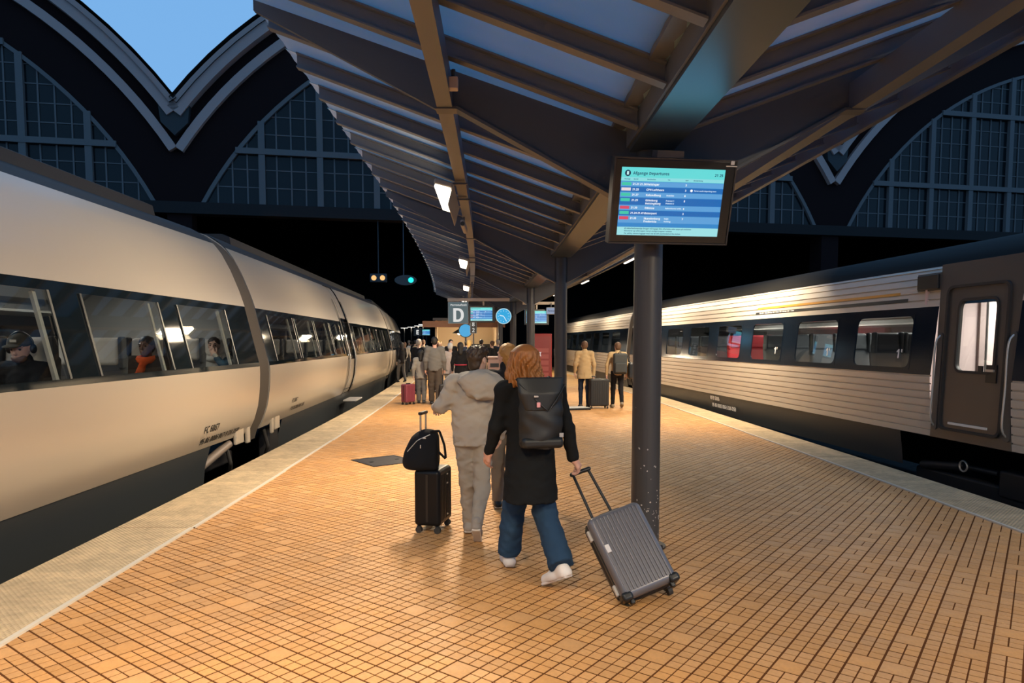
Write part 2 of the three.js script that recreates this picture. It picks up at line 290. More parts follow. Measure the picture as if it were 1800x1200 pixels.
// ---------- the station shed behind: vaults, gables, lattice windows ----------
{
  const w = structure('wall_back', 'dark arched gables of the station shed with lattice windows', 'wall');
  const O = V(0, 0, -38), T = V(0.981, 0, -0.195).normalize(), N = V(-0.195, 0, -0.981).normalize();  // along the gable, and inward
  const at = (t, y, n) => { const p = O.clone().addScaledVector(T, t).addScaledVector(N, n ?? 0); return [p.x, y, p.z]; };
  const flatGeo = (pts, depth) => { // outline in (t, y), pushed inward by depth
    const g = new THREE.ExtrudeGeometry(pts, { depth, bevelEnabled: false }), p = g.attributes.position;
    for (let i = 0; i < p.count; i++) p.setXYZ(i, ...at(p.getX(i), p.getY(i), p.getZ(i))); g.computeVertexNormals(); return g;
  };
  const brown = mat(0.014, 0.008, 0.008, 0.85, { specularIntensity: 0.1 }), stone = mat(0.33, 0.24, 0.22, 0.8), frame = mat(0.12, 0.115, 0.115, 0.7, { specularIntensity: 0.2 }), glass = mat(0.008, 0.012, 0.014, 0.15, { specularIntensity: 0.35 }), roof = mat(0.03, 0.03, 0.03, 0.8, { specularIntensity: 0.2 });
  const HC = -0.32, SILL = 8.35, HALF = 17.65, RW = 18.75;   // circle centre height, sill, half span, window radius
  const arc = (c, R, a0, a1, n) => range(a0, a1, n).map((a) => [c + R * Math.sin(a), HC + R * Math.cos(a)]);
  const angAt = (R, y) => Math.acos((y - HC) / R), panes = [];
  for (const c of [1.6 - 2 * HALF, 1.6, 1.6 + 2 * HALF]) {
    // gable wall between window arch and roof arch
    const ao = Math.asin(HALF / 22.1), ai = angAt(RW, SILL);
    const sh = new THREE.Shape([...arc(c, 22.1, -ao, ao, 40), [c + HALF, SILL], ...arc(c, RW, ai, -ai, 40), [c - HALF, SILL]].map((p) => new THREE.Vector2(...p)));
    add('gable', flatGeo(sh, 0.5), brown, w);
    for (const [r0, r1, out, am] of [[20.55, 20.95, 0.28, 0.993], [21.45, 22.15, 0.5, 0.995]]) {
      const a = Math.asin(HALF / r0) * (am - 0.02), b = new THREE.Shape([...arc(c, r1, -a, a, 48), ...arc(c, r0, a, -a, 48)].map((p) => new THREE.Vector2(...p)));
      const g = flatGeo(b, out), m = add('cornice', g, stone, w); m.position.copy(N).multiplyScalar(-out);
    }
    const vault = loft([...arc(c, 22.3, -ao, ao, 30), ...arc(c, 21.9, ao, -ao, 30)], [-0.6, 75], (t, y, n) => at(t, y, n), true, 0.3);
    add('vault_roof', vault, roof, w);
    // heavy and light bars, panes
    const inside = (t, y) => Math.hypot(t - c, y - HC) < RW;
    const topAt = (t) => HC + Math.sqrt(Math.max(0, RW * RW - (t - c) * (t - c)));
    const ring = new THREE.Shape([...arc(c, RW + 0.02, -ai, ai, 48), ...arc(c, RW - 0.16, ai, -ai, 48)].map((p) => new THREE.Vector2(...p)));
    add('arch_frame', flatGeo(ring, 0.3), frame, w, N.clone().multiplyScalar(-0.06).toArray());
    const bar = (t0, y0, t1, y1, wd, dp) => { const g = barGeo(at(t0, y0, 0.1), at(t1, y1, 0.1), wd, dp); return g; };
    const thin = [];
    const PT = 0.69, half = 16.56;
    for (let k = -24; k <= 24; k++) {
      const t = c + k * PT, y1 = topAt(t); if (Math.abs(t - c) > half - 0.2 || y1 < SILL + 0.2) continue;
      if (k % 4 === 0) { const g = new THREE.BoxGeometry(0.30, y1 - SILL, 0.3); const o = add('mullion', g, frame, w, at(t, (y1 + SILL) / 2, 0.05)); o.rotation.y = 0.196; }
      else { const o = new THREE.BoxGeometry(0.07, y1 - SILL, 0.08); o.rotateY(0.196); o.translate(...at(t, (y1 + SILL) / 2, 0.1)); thin.push(o); }
    }
    const PH = 0.86;
    for (let r = 1; r < 12; r++) {
      const y = SILL + r * PH, hw = Math.sqrt(Math.max(0, RW * RW - (y - HC) ** 2)); if (hw < 0.8) continue;
      if (r === 3 || r === 8) { const o = add('transom', new THREE.BoxGeometry(2 * hw, 0.28, 0.3), frame, w, at(c, y, 0.02)); o.rotation.y = 0.196; }
      else { const o = new THREE.BoxGeometry(2 * hw, 0.05, 0.06); o.rotateY(0.196); o.translate(...at(c, y, 0.11)); thin.push(o); }
    }
    add('glazing_bars', mergeGeometries(thin), frame, w).userData.kind = 'stuff';
    for (let k = -24; k < 24; k++) for (let r = 0; r < 12; r++) {
      const t = c + (k + 0.5) * PT, y = SILL + (r + 0.5) * PH; if (!inside(t - 0.3, y + 0.4) && !inside(t + 0.3, y + 0.4) && !inside(t, y - 0.4)) continue;
      panes.push([t, y, k, r]);
    }
  }
  const pg = new THREE.BoxGeometry(0.66, 0.83, 0.012), rest = [];
  const score = panes.map(([t, y]) => { const p = at(t, y, 0.12), u = 890 + FOCAL * p[0] / -p[2], v = 600 - FOCAL * (p[1] - 1.68) / -p[2]; const seen = u > 0 && u < 1800 && v > 60 && ((u < 640 && v < 375) || (u > 1290 && v > 60)) && !(u < 400 && v > 268 + 0.28 * u); return [seen ? 1 : 0, p]; });
  let count = 0;
  for (const [s, p] of score) {
    if (s && count < 300) { count++; add('pane', pg, glass, w, p, [rr(-1, 1) * 0.004, 0.196 + rr(-1, 1) * 0.006, 0]); }
    else rest.push(pg.clone().rotateY(0.196).translate(...p));
  }
  if (rest.length) add('pane_field', mergeGeometries(rest), glass, w).userData.kind = 'stuff';
  // valley blocks between the vaults, sill beam, piers
  for (const t of [1.6 - HALF, 1.6 + HALF]) {
    const sh = new THREE.Shape([[t - 0.75, 13.3], [t + 0.75, 13.3], [t + 0.6, 12.0], [t, 11.4], [t - 0.6, 12.0]].map((p) => new THREE.Vector2(...p)));
    add('valley_hopper', flatGeo(sh, 0.9), mat(0.014, 0.018, 0.02, 0.7), w, N.clone().multiplyScalar(-0.4).toArray());
    const o = add('pier', new THREE.BoxGeometry(1.1, 9.4, 1.1), brown, w, at(t, 3.7, 0.6)); o.rotation.y = 0.196;
  }
  const sill = add('sill_beam', new THREE.BoxGeometry(110, 0.55, 0.8), mat(0.022, 0.02, 0.02, 0.8, { specularIntensity: 0.2 }), w, at(1.6, SILL - 0.25, 0.25)); sill.rotation.y = 0.196;
  const inner = mat(0.02, 0.02, 0.021, 0.9);
  const bk = add('end_wall', new THREE.BoxGeometry(120, 30, 0.4), inner, w, at(1.6, 10, 75)); bk.rotation.y = 0.196;
  for (const t of [1.6 - 3 * HALF, 1.6 + 3 * HALF]) { const o = add('flank_wall', new THREE.BoxGeometry(0.4, 24, 76), inner, w, at(t, 6, 37)); o.rotation.y = 0.196; }
}

// ---------- trains ----------
function interp(tab) { return (y) => { if (y <= tab[0][0]) return tab[0][1]; for (let i = 1; i < tab.length; i++) if (y <= tab[i][0]) { const [a, p] = tab[i - 1], [b, q] = tab[i]; return p + (q - p) * (y - a) / (b - a); } return tab[tab.length - 1][1]; }; }
// side outlines: [height above platform, distance inward of the widest line]
const SIDE_W = interp([[-0.4, -0.34], [0.2, -0.25], [0.28, -0.21], [0.45, -0.12], [0.7, -0.045], [0.95, -0.012], [1.25, 0], [1.35, -0.01], [2.22, -0.215], [2.45, -0.29], [2.75, -0.41], [3.0, -0.54], [3.15, -0.65], [3.28, -0.80], [3.40, -1.02], [3.48, -1.28], [3.52, -1.55]]);
const SIDE_S = interp([[-0.4, -0.12], [0.2, -0.08], [0.38, -0.055], [0.8, -0.018], [1.2, 0], [2.16, -0.095], [2.5, -0.15], [2.7, -0.24], [2.85, -0.37], [2.98, -0.58], [3.08, -0.85], [3.15, -1.2], [3.17, -1.55]]);
const T = {
  white: mat(0.40, 0.35, 0.285, 0.28, { clearcoat: 0.3, clearcoatRoughness: 0.2 }), skirt: mat(0.030, 0.036, 0.042, 0.45), roofDark: mat(0.030, 0.028, 0.028, 0.6, { specularIntensity: 0.3 }),
  band: mat(0.006, 0.010, 0.013, 0.05, { specularIntensity: 0.55 }), bandBlue: mat(0.007, 0.013, 0.024, 0.14, { specularIntensity: 0.6 }),
  glass: mat(0.62, 0.66, 0.66, 0.02, { transmission: 1, ior: 1.6 }), bellows: mat(0.075, 0.062, 0.05, 0.75),
  silver: mat(0.58, 0.53, 0.46, 0.55, { metalness: 0.15 }), silverDoor: mat(0.12, 0.11, 0.10, 0.38, { metalness: 0.4 }),
  lining: mat(0.36, 0.35, 0.33, 0.6), liningPale: mat(0.55, 0.55, 0.55, 0.6), cream: mat(0.50, 0.46, 0.41, 0.85), seatDark: mat(0.035, 0.04, 0.048, 0.8), seatGrey: mat(0.07, 0.08, 0.09, 0.75), seatRed: mat(0.42, 0.02, 0.03, 0.75),
  farGlass: mat(0.012, 0.016, 0.02, 0.08), frame: mat(0.42, 0.40, 0.36, 0.5), rail: mat(0.55, 0.53, 0.5, 0.35, { metalness: 0.6 }),
};
function makeCar(label, group, A, B, m, side, o) {
  // A and B are [s, x] of the platform-side line at either end; m = 1 where the platform lies to the right of the train
  const dx = B[1] - A[1], ds = B[0] - A[0], L = Math.hypot(dx, ds);
  const g = thing('train_car', label, 'train', [A[1], 0, -A[0]], Math.atan2(-dx, ds), group);
  const map = (y0) => (x, y, d) => [m * x, y, -d];
  const strip = (y0, y1, n, d0, d1, inset = 0) => loft(range(y0, y1, n).map((y) => [side(y) - inset, y]), [d0, d1], map(), false, 0.5);
  const F = o; // heights: F.low body bottom, F.b0 band bottom, F.b1 band top, F.roof0 start of roof
  const bodyMat = F.body, W = 3.1;
  const ribs = (y0, y1, step, depth) => { const p = []; for (let y = y0; y < y1 - 1e-6; y += step) { p.push([side(y), y], [side(y + step - 0.022), y + step - 0.022], [side(y + step - 0.019) - depth, y + step - 0.019], [side(y + step - 0.003) - depth, y + step - 0.003]); } p.push([side(y1), y1]); return p; };
  const spans = (cuts) => { const r = []; let p = 0; for (const [a, b] of cuts) { r.push([p, a]); p = b; } r.push([p, L]); return r.filter(([a, b]) => b - a > 0.02); };
  const cut = (F.doors ?? []).map((d) => (F.ribbed ? [d[0] - 0.16, d[1] + 0.16] : [d[0], d[1]]));
  for (const [a, b] of spans(cut)) {
    add('lower_side', F.ribbed ? loft(ribs(F.low, F.b0, 0.105, 0.018), [a, b], map(), false, 0.3) : strip(F.low, F.b0, 10, a, b), bodyMat, g);
    add('upper_side', F.ribbed ? loft(ribs(F.b1, F.roof0, 0.105, 0.018), [a, b], map(), false, 0.3) : strip(F.b1, F.roof0, 12, a, b), bodyMat, g);
    add('band_sill', strip(F.b0, F.b0 + 0.06, 1, a, b, 0.004), F.bandMat, g);
    add('band_head', strip(F.b1 - 0.09, F.b1, 1, a, b, 0.004), F.bandMat, g);
  }
  const top = side(9), roofSec = range(F.roof0, F.top, 8).map((y) => [side(y), y]); const mir = roofSec.slice().reverse().map(([x, y]) => [-W - x, y]);
  add('roof', loft([...roofSec, ...mir, [-W - side(F.roof0), F.roof0]], [0, L], map(), false, 0.4), F.roofMat ?? T.roofDark, g);
  if (!F.plainRoof) add('roof_fairing', loft([[-0.95, F.top - 0.16], [-0.98, F.top - 0.02], [-1.1, F.top + 0.03], [-2.0, F.top + 0.03], [-2.12, F.top - 0.02], [-2.15, F.top - 0.16]], [1.2, L - 1.2], map(), false, 0.3, true), T.roofDark, g);
  for (const [a, b] of F.skirts ?? [[0, L]]) { add('skirt', loft([[side(F.low) - 0.01, F.low], [side(F.low - 0.3) - 0.02, F.low - 0.3], [side(F.low - 0.6) - 0.02, F.skirtLow ?? -0.45]], [a, b], map(), false, 0.4), T.skirt, g); }
  add('far_skirt', loft([[-W + 0.06, F.low + 0.2], [-W + 0.12, -0.8]], [0, L], map()), T.skirt, g);
  // far side, floor, ceiling and ends
  add('far_side', loft([[-W + 0.05, F.floorY], [-W, F.b0 + 0.03]], [0, L], map()), T.lining, g);
  add('far_glazing', loft([[-W, F.b0 + 0.03], [-W + 0.13, F.b1 - 0.09]], [0, L], map()), F.farMat ?? T.farGlass, g);
  add('far_head', loft([[-W + 0.13, F.b1 - 0.09], [-W + 0.3, F.roof0]], [0, L], map()), T.lining, g);
  add('underframe', loft([[side(F.low) - 0.08, F.low], [-W + 0.25, F.low], [-W + 0.05, F.floorY], [side(F.floorY) - 0.02, F.floorY]], [0, L], map(), true, 0.4, true), mat(0.05, 0.05, 0.052, 0.8), g);
  const cy = F.b1 + 0.17;
  add('interior_ceiling', loft([[side(F.b1) - 0.03, F.b1 + 0.01], [side(F.b1) - 0.3, F.b1 + 0.05], [side(F.b1) - 0.5, cy + 0.1], [-W / 2, cy + 0.16], [-W + 0.75, cy + 0.1], [-W + 0.45, F.b1 + 0.05], [-W + 0.2, F.b1 + 0.01]], [0, L], map(), false, 0.3), F.lining ?? T.lining, g);
  add('luggage_rack', loft([[-W + 0.16, F.b1 - 0.18], [-W + 0.55, F.b1 - 0.14], [-W + 0.55, F.b1 - 0.11], [-W + 0.16, F.b1 - 0.15]], [0.6, L - 0.6], map(), true, 0.3, true), T.frame, g);
  for (const d of [0.03, L - 0.03]) { // end wall follows the outline
    const out = range(F.low, F.top, 20).map((y) => [m * (side(y) - 0.005), y]), full = [...out, ...out.slice().reverse().map(([x, y]) => [m * (-W) - x, y])];
    add('end_wall', new THREE.ExtrudeGeometry(new THREE.Shape(full.map((p) => new THREE.Vector2(...p))), { depth: 0.03, bevelEnabled: false }), F.endMat ?? T.lining, g, [0, 0, -d - 0.015]);
  }
  // window bays: panes and the dark pillars between them
  const place = (geo, d, y, c = 0, tiltTo) => { // lays a flat shape on the band: shape x along the car, y up the tilted side
    const y0 = F.b0, y1 = F.b1, ex = new THREE.Vector3(m * (side(y1) - side(y0)), y1 - y0, 0).normalize(), ax = new THREE.Vector3(0, 0, -1), n = new THREE.Vector3().crossVectors(ax, ex); if (n.x * m < 0) n.negate();
    const M4 = new THREE.Matrix4().makeBasis(ax, ex, n); const p = [m * side(y), y, -d]; M4.setPosition(p[0] + n.x * c, p[1] + n.y * c, p[2]); return moved(geo, M4);
  };
  const wy0 = F.b0 + 0.06, wy1 = F.b1 - 0.09;
  const cuts = [...F.windows.map(([a, b]) => [a, b]), ...cut].sort((a, b) => a[0] - b[0]);
  for (const [a, b] of spans(cuts)) add('window_pillar', strip(wy0, wy1, 1, a, b, 0.004), F.bandMat, g);
  const slope = Math.hypot(side(wy1) - side(wy0), wy1 - wy0);
  for (const [a, b] of F.windows) {
    const w = b - a, h = slope;
    if (F.round) {
      const sh = new THREE.Shape([[0, 0], [w, 0], [w, h], [0, h]].map((p) => new THREE.Vector2(...p))), r = 0.13, hole = new THREE.Path(), e = 0.025;
      hole.moveTo(e + r, e); hole.lineTo(w - e - r, e); hole.quadraticCurveTo(w - e, e, w - e, e + r); hole.lineTo(w - e, h - e - r); hole.quadraticCurveTo(w - e, h - e, w - e - r, h - e); hole.lineTo(e + r, h - e); hole.quadraticCurveTo(e, h - e, e, h - e - r); hole.lineTo(e, e + r); hole.quadraticCurveTo(e, e, e + r, e); sh.holes.push(hole);
      add('window_frame', place(new THREE.ExtrudeGeometry(sh, { depth: 0.02, bevelEnabled: false, curveSegments: 8 }), a, wy0, -0.02), F.bandMat, g);
    } else {
      for (const d of [a, b]) add('window_seal', place(new THREE.BoxGeometry(0.03, h, 0.012), d, (wy0 + wy1) / 2, 0.003), M.black, g);
      for (const d of [b - 0.12]) add('curtain_post', place(new THREE.BoxGeometry(0.045, h, 0.03), d + 0.03, (wy0 + wy1) / 2, -0.07), T.frame, g);
    }
    const pane = place(new THREE.PlaneGeometry(w, h), (a + b) / 2, (wy0 + wy1) / 2, -0.012);
    add('window_pane', pane, T.glass, g);
  }
  for (let d = 1.2; d < L - 1; d += 1.96) box('far_window_post', 0.05, F.b1 - F.b0 - 0.1, 0.22, T.frame, g, [m * (-W + 0.09), (F.b0 + F.b1) / 2, -d]);
  for (const [a, b] of F.doors ?? []) {
    if (F.ribbed) { makeDoor(g, m, side, a, b, F); continue; }
    const D = new THREE.Group(); D.name = 'door'; g.add(D); const mid = (a + b) / 2;
    for (const [p, q] of [[a, mid - 0.01], [mid + 0.01, b]]) {
      add('door_leaf', strip(F.low, F.b0 - 0.1, 8, p, q, 0.03), bodyMat, D); add('door_pane', strip(F.b0 - 0.1, F.b1 + 0.1, 3, p + 0.06, q - 0.06, 0.035), T.glass, D); add('door_head', strip(F.b1 + 0.1, F.roof0, 8, p, q, 0.03), bodyMat, D);
      for (const z of [p, q - 0.06]) add('door_stile', strip(F.b0 - 0.1, F.b1 + 0.1, 3, z, z + 0.06, 0.025), F.bandMat, D);
    }
    for (const z of [a - 0.05, b - 0.03]) add('door_seal', strip(F.low - 0.05, 2.8, 14, z, z + 0.1, -0.018), M.rubber, D);
    for (const z of [a + 0.12, b - 0.14]) add('handrail', new THREE.TubeGeometry(new THREE.CatmullRomCurve3(range(0.5, 1.9, 6).map((y) => V(m * (side(y) + 0.03), y, -z))), 16, 0.014, 6), T.rail, D);
    add('vestibule_wall', new THREE.PlaneGeometry(b - a + 0.3, 1.9).rotateY(m * Math.PI / 2), T.lining, D, [m * -1.3, 1.35, -mid]);
  }
  // ceiling lamps
  for (const d of F.lights ?? []) {
    box('ceiling_lamp', 0.28, 0.02, 1.5, glow(0.95, 0.95, 0.9, F.lampGlow ?? 1.6), g, [m * -W / 2, cy + 0.13, -d]);
    const l = new THREE.RectAreaLight(col(1, 0.95, 0.86), F.lampPower ?? CABIN_POWER, 0.28, 1.5); l.position.set(m * -W / 2, cy + 0.11, -d); l.rotation.x = -Math.PI / 2; g.add(l);
  }
  g.userData.car = { m, side, L, top: F.top };
  return g;
}
const seatShape = (() => {
  const back = new RoundedBoxGeometry(0.5, 0.72, 0.11, 3, 0.05), base = new RoundedBoxGeometry(0.5, 0.14, 0.5, 3, 0.05), head = new RoundedBoxGeometry(0.40, 0.30, 0.10, 4, 0.049), wing = new RoundedBoxGeometry(0.05, 0.34, 0.11, 3, 0.024);
  return { back, base, head, wing };
})();
function addSeat(car, x, d, floorY, turn, mats = [T.seatDark, T.cream]) { // x inward of the side line
  const m = car.userData.car.m, s = new THREE.Group(); s.name = 'seat'; s.position.set(m * x, floorY, -d); s.rotation.y = turn; car.add(s);
  add('cushion', seatShape.base, mats[0], s, [0, 0.42, 0.05]); add('backrest', seatShape.back, mats[0], s, [0, 0.80, -0.22], [-0.13, 0, 0]);
  add('headrest', seatShape.head, mats[1], s, [0, 1.17, -0.235], [-0.10, 0, 0]);
  for (const q of [-1, 1]) add('headrest_wing', seatShape.wing, mats[0], s, [q * 0.225, 1.16, -0.21]);
  box('pedestal', 0.3, 0.36, 0.3, T.seatDark, s, [0, 0.18, 0.02]);
  return s;
}
function roundRect(w, h, r) { const s = new THREE.Shape(); s.moveTo(r, 0); s.lineTo(w - r, 0); s.quadraticCurveTo(w, 0, w, r); s.lineTo(w, h - r); s.quadraticCurveTo(w, h, w - r, h); s.lineTo(r, h); s.quadraticCurveTo(0, h, 0, h - r); s.lineTo(0, r); s.quadraticCurveTo(0, 0, r, 0); return s; }
function makeDoor(g, m, side, a, b, F) {
  const y0 = F.doorLow ?? 0.42, y1 = F.doorTop ?? 2.40, w = b - a, h = y1 - y0, dark = F.ribbed ? T.silverDoor : T.band;
  const ex = new THREE.Vector3(m * (side(2.1) - side(0.6)), 1.5, 0).normalize(), ax = new THREE.Vector3(0, 0, -1), n = new THREE.Vector3().crossVectors(ax, ex); if (n.x * m < 0) n.negate();
  const put = (geo, d, y, c) => { const q = new THREE.Matrix4().makeBasis(ax, ex, n), x = m * (side(0.6) + (side(2.1) - side(0.6)) * (y - 0.6) / 1.5); q.setPosition(x + n.x * c, y + n.y * c, -d); return moved(geo, q); };
  const D = new THREE.Group(); D.name = 'door'; g.add(D);
  const ring = (w2, h2, r, t) => { const s = roundRect(w2, h2, r), hole = roundRect(w2 - 2 * t, h2 - 2 * t, Math.max(0.02, r - t)); s.holes.push(new THREE.Path(hole.getPoints(8).map((p) => new THREE.Vector2(p.x + t, p.y + t)))); return s; };
  // surround panel filling the cut in the side
  const sw = w + 0.32, sh = new THREE.Shape([[0, 0], [sw, 0], [sw, F.roof0 - F.low], [0, F.roof0 - F.low]].map((p) => new THREE.Vector2(...p)));
  sh.holes.push(new THREE.Path(roundRect(w, h, 0.12).getPoints(8).map((p) => new THREE.Vector2(p.x + 0.16, p.y + y0 - F.low))));
  add('door_surround', put(new THREE.ExtrudeGeometry(sh, { depth: 0.03, bevelEnabled: false }), a - 0.16, F.low, -0.04), F.ribbed ? T.silver.clone() : T.white, D).material = F.ribbed ? F.doorMat ?? T.silverDoor : T.white;
  add('door_gasket', put(new THREE.ExtrudeGeometry(ring(w, h, 0.13, 0.035), { depth: 0.05, bevelEnabled: false }), a, y0, -0.03), M.rubber, D);
  const leaf = roundRect(w - 0.07, h - 0.07, 0.1), ww = w * 0.60, wh = F.doorWinH ?? 0.92, wy = h - 0.07 - wh - 0.17, wx = (w - 0.07 - ww) / 2 - 0.02;
  leaf.holes.push(new THREE.Path(roundRect(ww, wh, 0.12).getPoints(8).map((p) => new THREE.Vector2(p.x + wx, p.y + wy))));
  add('door_leaf', put(new THREE.ExtrudeGeometry(leaf, { depth: 0.03, bevelEnabled: true, bevelSize: 0.006, bevelThickness: 0.006 }), a + 0.035, y0 + 0.035, -0.045), dark, D);
  add('window_gasket', put(new THREE.ExtrudeGeometry(ring(ww + 0.05, wh + 0.05, 0.14, 0.035), { depth: 0.02, bevelEnabled: false }), a + 0.035 + wx - 0.025, y0 + 0.035 + wy - 0.025, -0.012), M.rubber, D);
  add('door_pane', put(new THREE.PlaneGeometry(ww, wh), a + 0.035 + wx + ww / 2, y0 + 0.035 + wy + wh / 2, -0.035), T.glass, D);
  if (F.ribbed) {
    add('handle_recess', put(new THREE.BoxGeometry(0.17, 0.22, 0.012), a + 0.22, y0 + 0.78, -0.002), M.black, D);
    add('handle', put(new THREE.BoxGeometry(0.13, 0.03, 0.03), a + 0.23, y0 + 0.82, 0.01), T.rail, D);
    add('push_button', put(new THREE.BoxGeometry(0.07, 0.09, 0.02), a + 0.40, y0 + 0.83, 0), M.black, D);
    add('sill_strip', put(new THREE.BoxGeometry(w * 0.62, 0.03, 0.02), a + w / 2 + 0.02, y0 + 0.10, 0), mat(0.8, 0.78, 0.74, 0.4), D);
    for (const d of [a - 0.085, b + 0.085]) {
      add('handrail_recess', put(new THREE.ExtrudeGeometry(roundRect(0.10, 1.32, 0.05), { depth: 0.012, bevelEnabled: false }), d - 0.05, y0 - 0.02, -0.008), mat(0.09, 0.085, 0.08, 0.5), D);
      const rail = new THREE.TubeGeometry(new THREE.CatmullRomCurve3([[0, 0.04, 0], [0, 0.1, 0.05], [0, 0.6, 0.06], [0, 1.2, 0.05], [0, 1.26, 0]].map((p) => V(...p))), 20, 0.013, 8);
      add('handrail', put(rail, d, y0, 0), T.rail, D);
    }
  } else for (const d of [a + 0.1, b - 0.1]) add('handrail', put(new THREE.TubeGeometry(new THREE.CatmullRomCurve3([[0, 0.2, 0], [0, 0.25, 0.04], [0, 1.1, 0.04], [0, 1.15, 0]].map((p) => V(...p))), 16, 0.012, 6), d, y0, 0), T.rail, D);
}
function decal(car, text, lines, d, y, w, h, color, c = 0.004) {
  const { m, side } = car.userData.car;
  const tex = canvasTex(1024, Math.round(1024 * h / w), (x, W, H) => { x.clearRect(0, 0, W, H); x.fillStyle = color; const n = lines.length; lines.forEach((t, i) => { x.font = 'bold ' + Math.round(H / n * 0.78) + 'px sans-serif'; x.textBaseline = 'middle'; x.textAlign = 'left'; x.fillText(t, 8, H * (i + 0.5) / n, W - 16); }); });
  const e = new THREE.Vector3(m * (side(y + h / 2) - side(y - h / 2)), h, 0).normalize(), ax = new THREE.Vector3(0, 0, -m), n = new THREE.Vector3().crossVectors(ax, e);
  const q = new THREE.Matrix4().makeBasis(ax, e, n), g = new THREE.PlaneGeometry(w, h); q.setPosition(m * side(y) + n.x * c, y + n.y * c, -d); moved(g, q);
  return add('lettering', g, new THREE.MeshStandardMaterial({ map: tex, transparent: true, alphaTest: 0.3, roughness: 0.6, side: THREE.DoubleSide }), car, null, null, text);
}
function bellows(car, label, len) { // rubber gangway at the far end of a car
  const { m, side, L, top } = car.userData.car, sec = range(0.12, top - 0.03, 26).map((y) => [side(y), y]), full = [...sec, ...sec.slice().reverse().map(([x, y]) => [-3.1 - x, y])], st = [], n = 6;
  for (let i = 0; i <= n; i++) { st.push([i / n * len, 0.02]); if (i < n) st.push([(i + 0.5) / n * len, 0.075]); }
  add('gangway_bellows', loft(full, st.map((_, i) => i), (x, y, i) => [m * (x + (x > -1.55 ? -1 : 1) * st[i][1]), y - (y > 3 ? st[i][1] * 0.6 : 0), -L - 0.005 - st[i][0]], true, 0.9), T.bellows, car, null, null, label);
}
// white train
const WH = { low: 0.28, b0: 1.30, b1: 2.21, roof0: 3.16, top: 3.52, floorY: 0.40, body: T.white, bandMat: T.band };
const carA = makeCar('white passenger car with a man in a cap at its window', 'white train', [-6, -3.66], [10.95, -3.78], 1, SIDE_W, { ...WH, windows: range(0, 6, 6).map((k) => [0.85 + 1.955 * k, 2.33 + 1.955 * k]).map(([a, b]) => [a + 0.06 + 1.955, b + 0.06 + 1.955]), skirts: [[0, 15.55]], lights: [9.0, 12.2, 15.2], lampPower: 22 });
const carB = makeCar('white passenger car with entrance doors, beyond the gangway bellows', 'white train', [11.45, -3.79], [30, -4.78], 1, SIDE_W, { ...WH, windows: [[0.5, 2.2], [2.35, 3.95], [4.1, 5.7], [5.85, 7.1], [9.3, 10.9], [11.1, 12.7], [12.9, 14.5], [14.7, 16.3], [16.5, 18.0]], doors: [[7.5, 8.7]], skirts: [[1.5, 18.2]], doorLow: 0.3, lights: [3, 8, 14], lampPower: 10 });
const carC = makeCar('white leading car with dark nose where the track bends away', 'white train', [30.5, -4.83], [47, -6.75], 1, SIDE_W, { ...WH, windows: range(0, 6, 6).map((k) => [0.6 + 2 * k, 2.2 + 2 * k]), skirts: [[1, 16]], lights: [4, 10], lampPower: 4 });
bellows(carA, 'dark rubber gangway bellows', 0.48);
bellows(carB, 'dark rubber gangway bellows', 0.48);
for (const d of [9.1, 10.1, 11.1, 12.15, 13.3, 14.3, 15.3, 16.25]) for (const x of [-0.5, -1.02, -2.2, -2.72]) addSeat(carA, x, d, 0.40, 0);
for (let d = 1.6; d < 17.5; d += 1.96) if (d < 6.8 || d > 9.2) for (const x of [-0.5, -1.02]) addSeat(carB, x, d, 0.40, 0);
decal(carA, 'black running number FC 6867', ['FC 6867'], 15.35, 0.545, 0.60, 0.17, '#0b0b0b'); decal(carA, 'black vehicle number', ['95 86 0006 867-9 DK DSB'], 15.72, 0.395, 1.36, 0.15, '#0b0b0b');
decal(carB, 'black running number', ['FC 6867'], 1.95, 0.59, 0.55, 0.15, '#0b0b0b'); decal(carB, 'black vehicle number', ['P 95 86 0006 866-1 DK'], 2.35, 0.44, 1.3, 0.14, '#0b0b0b');
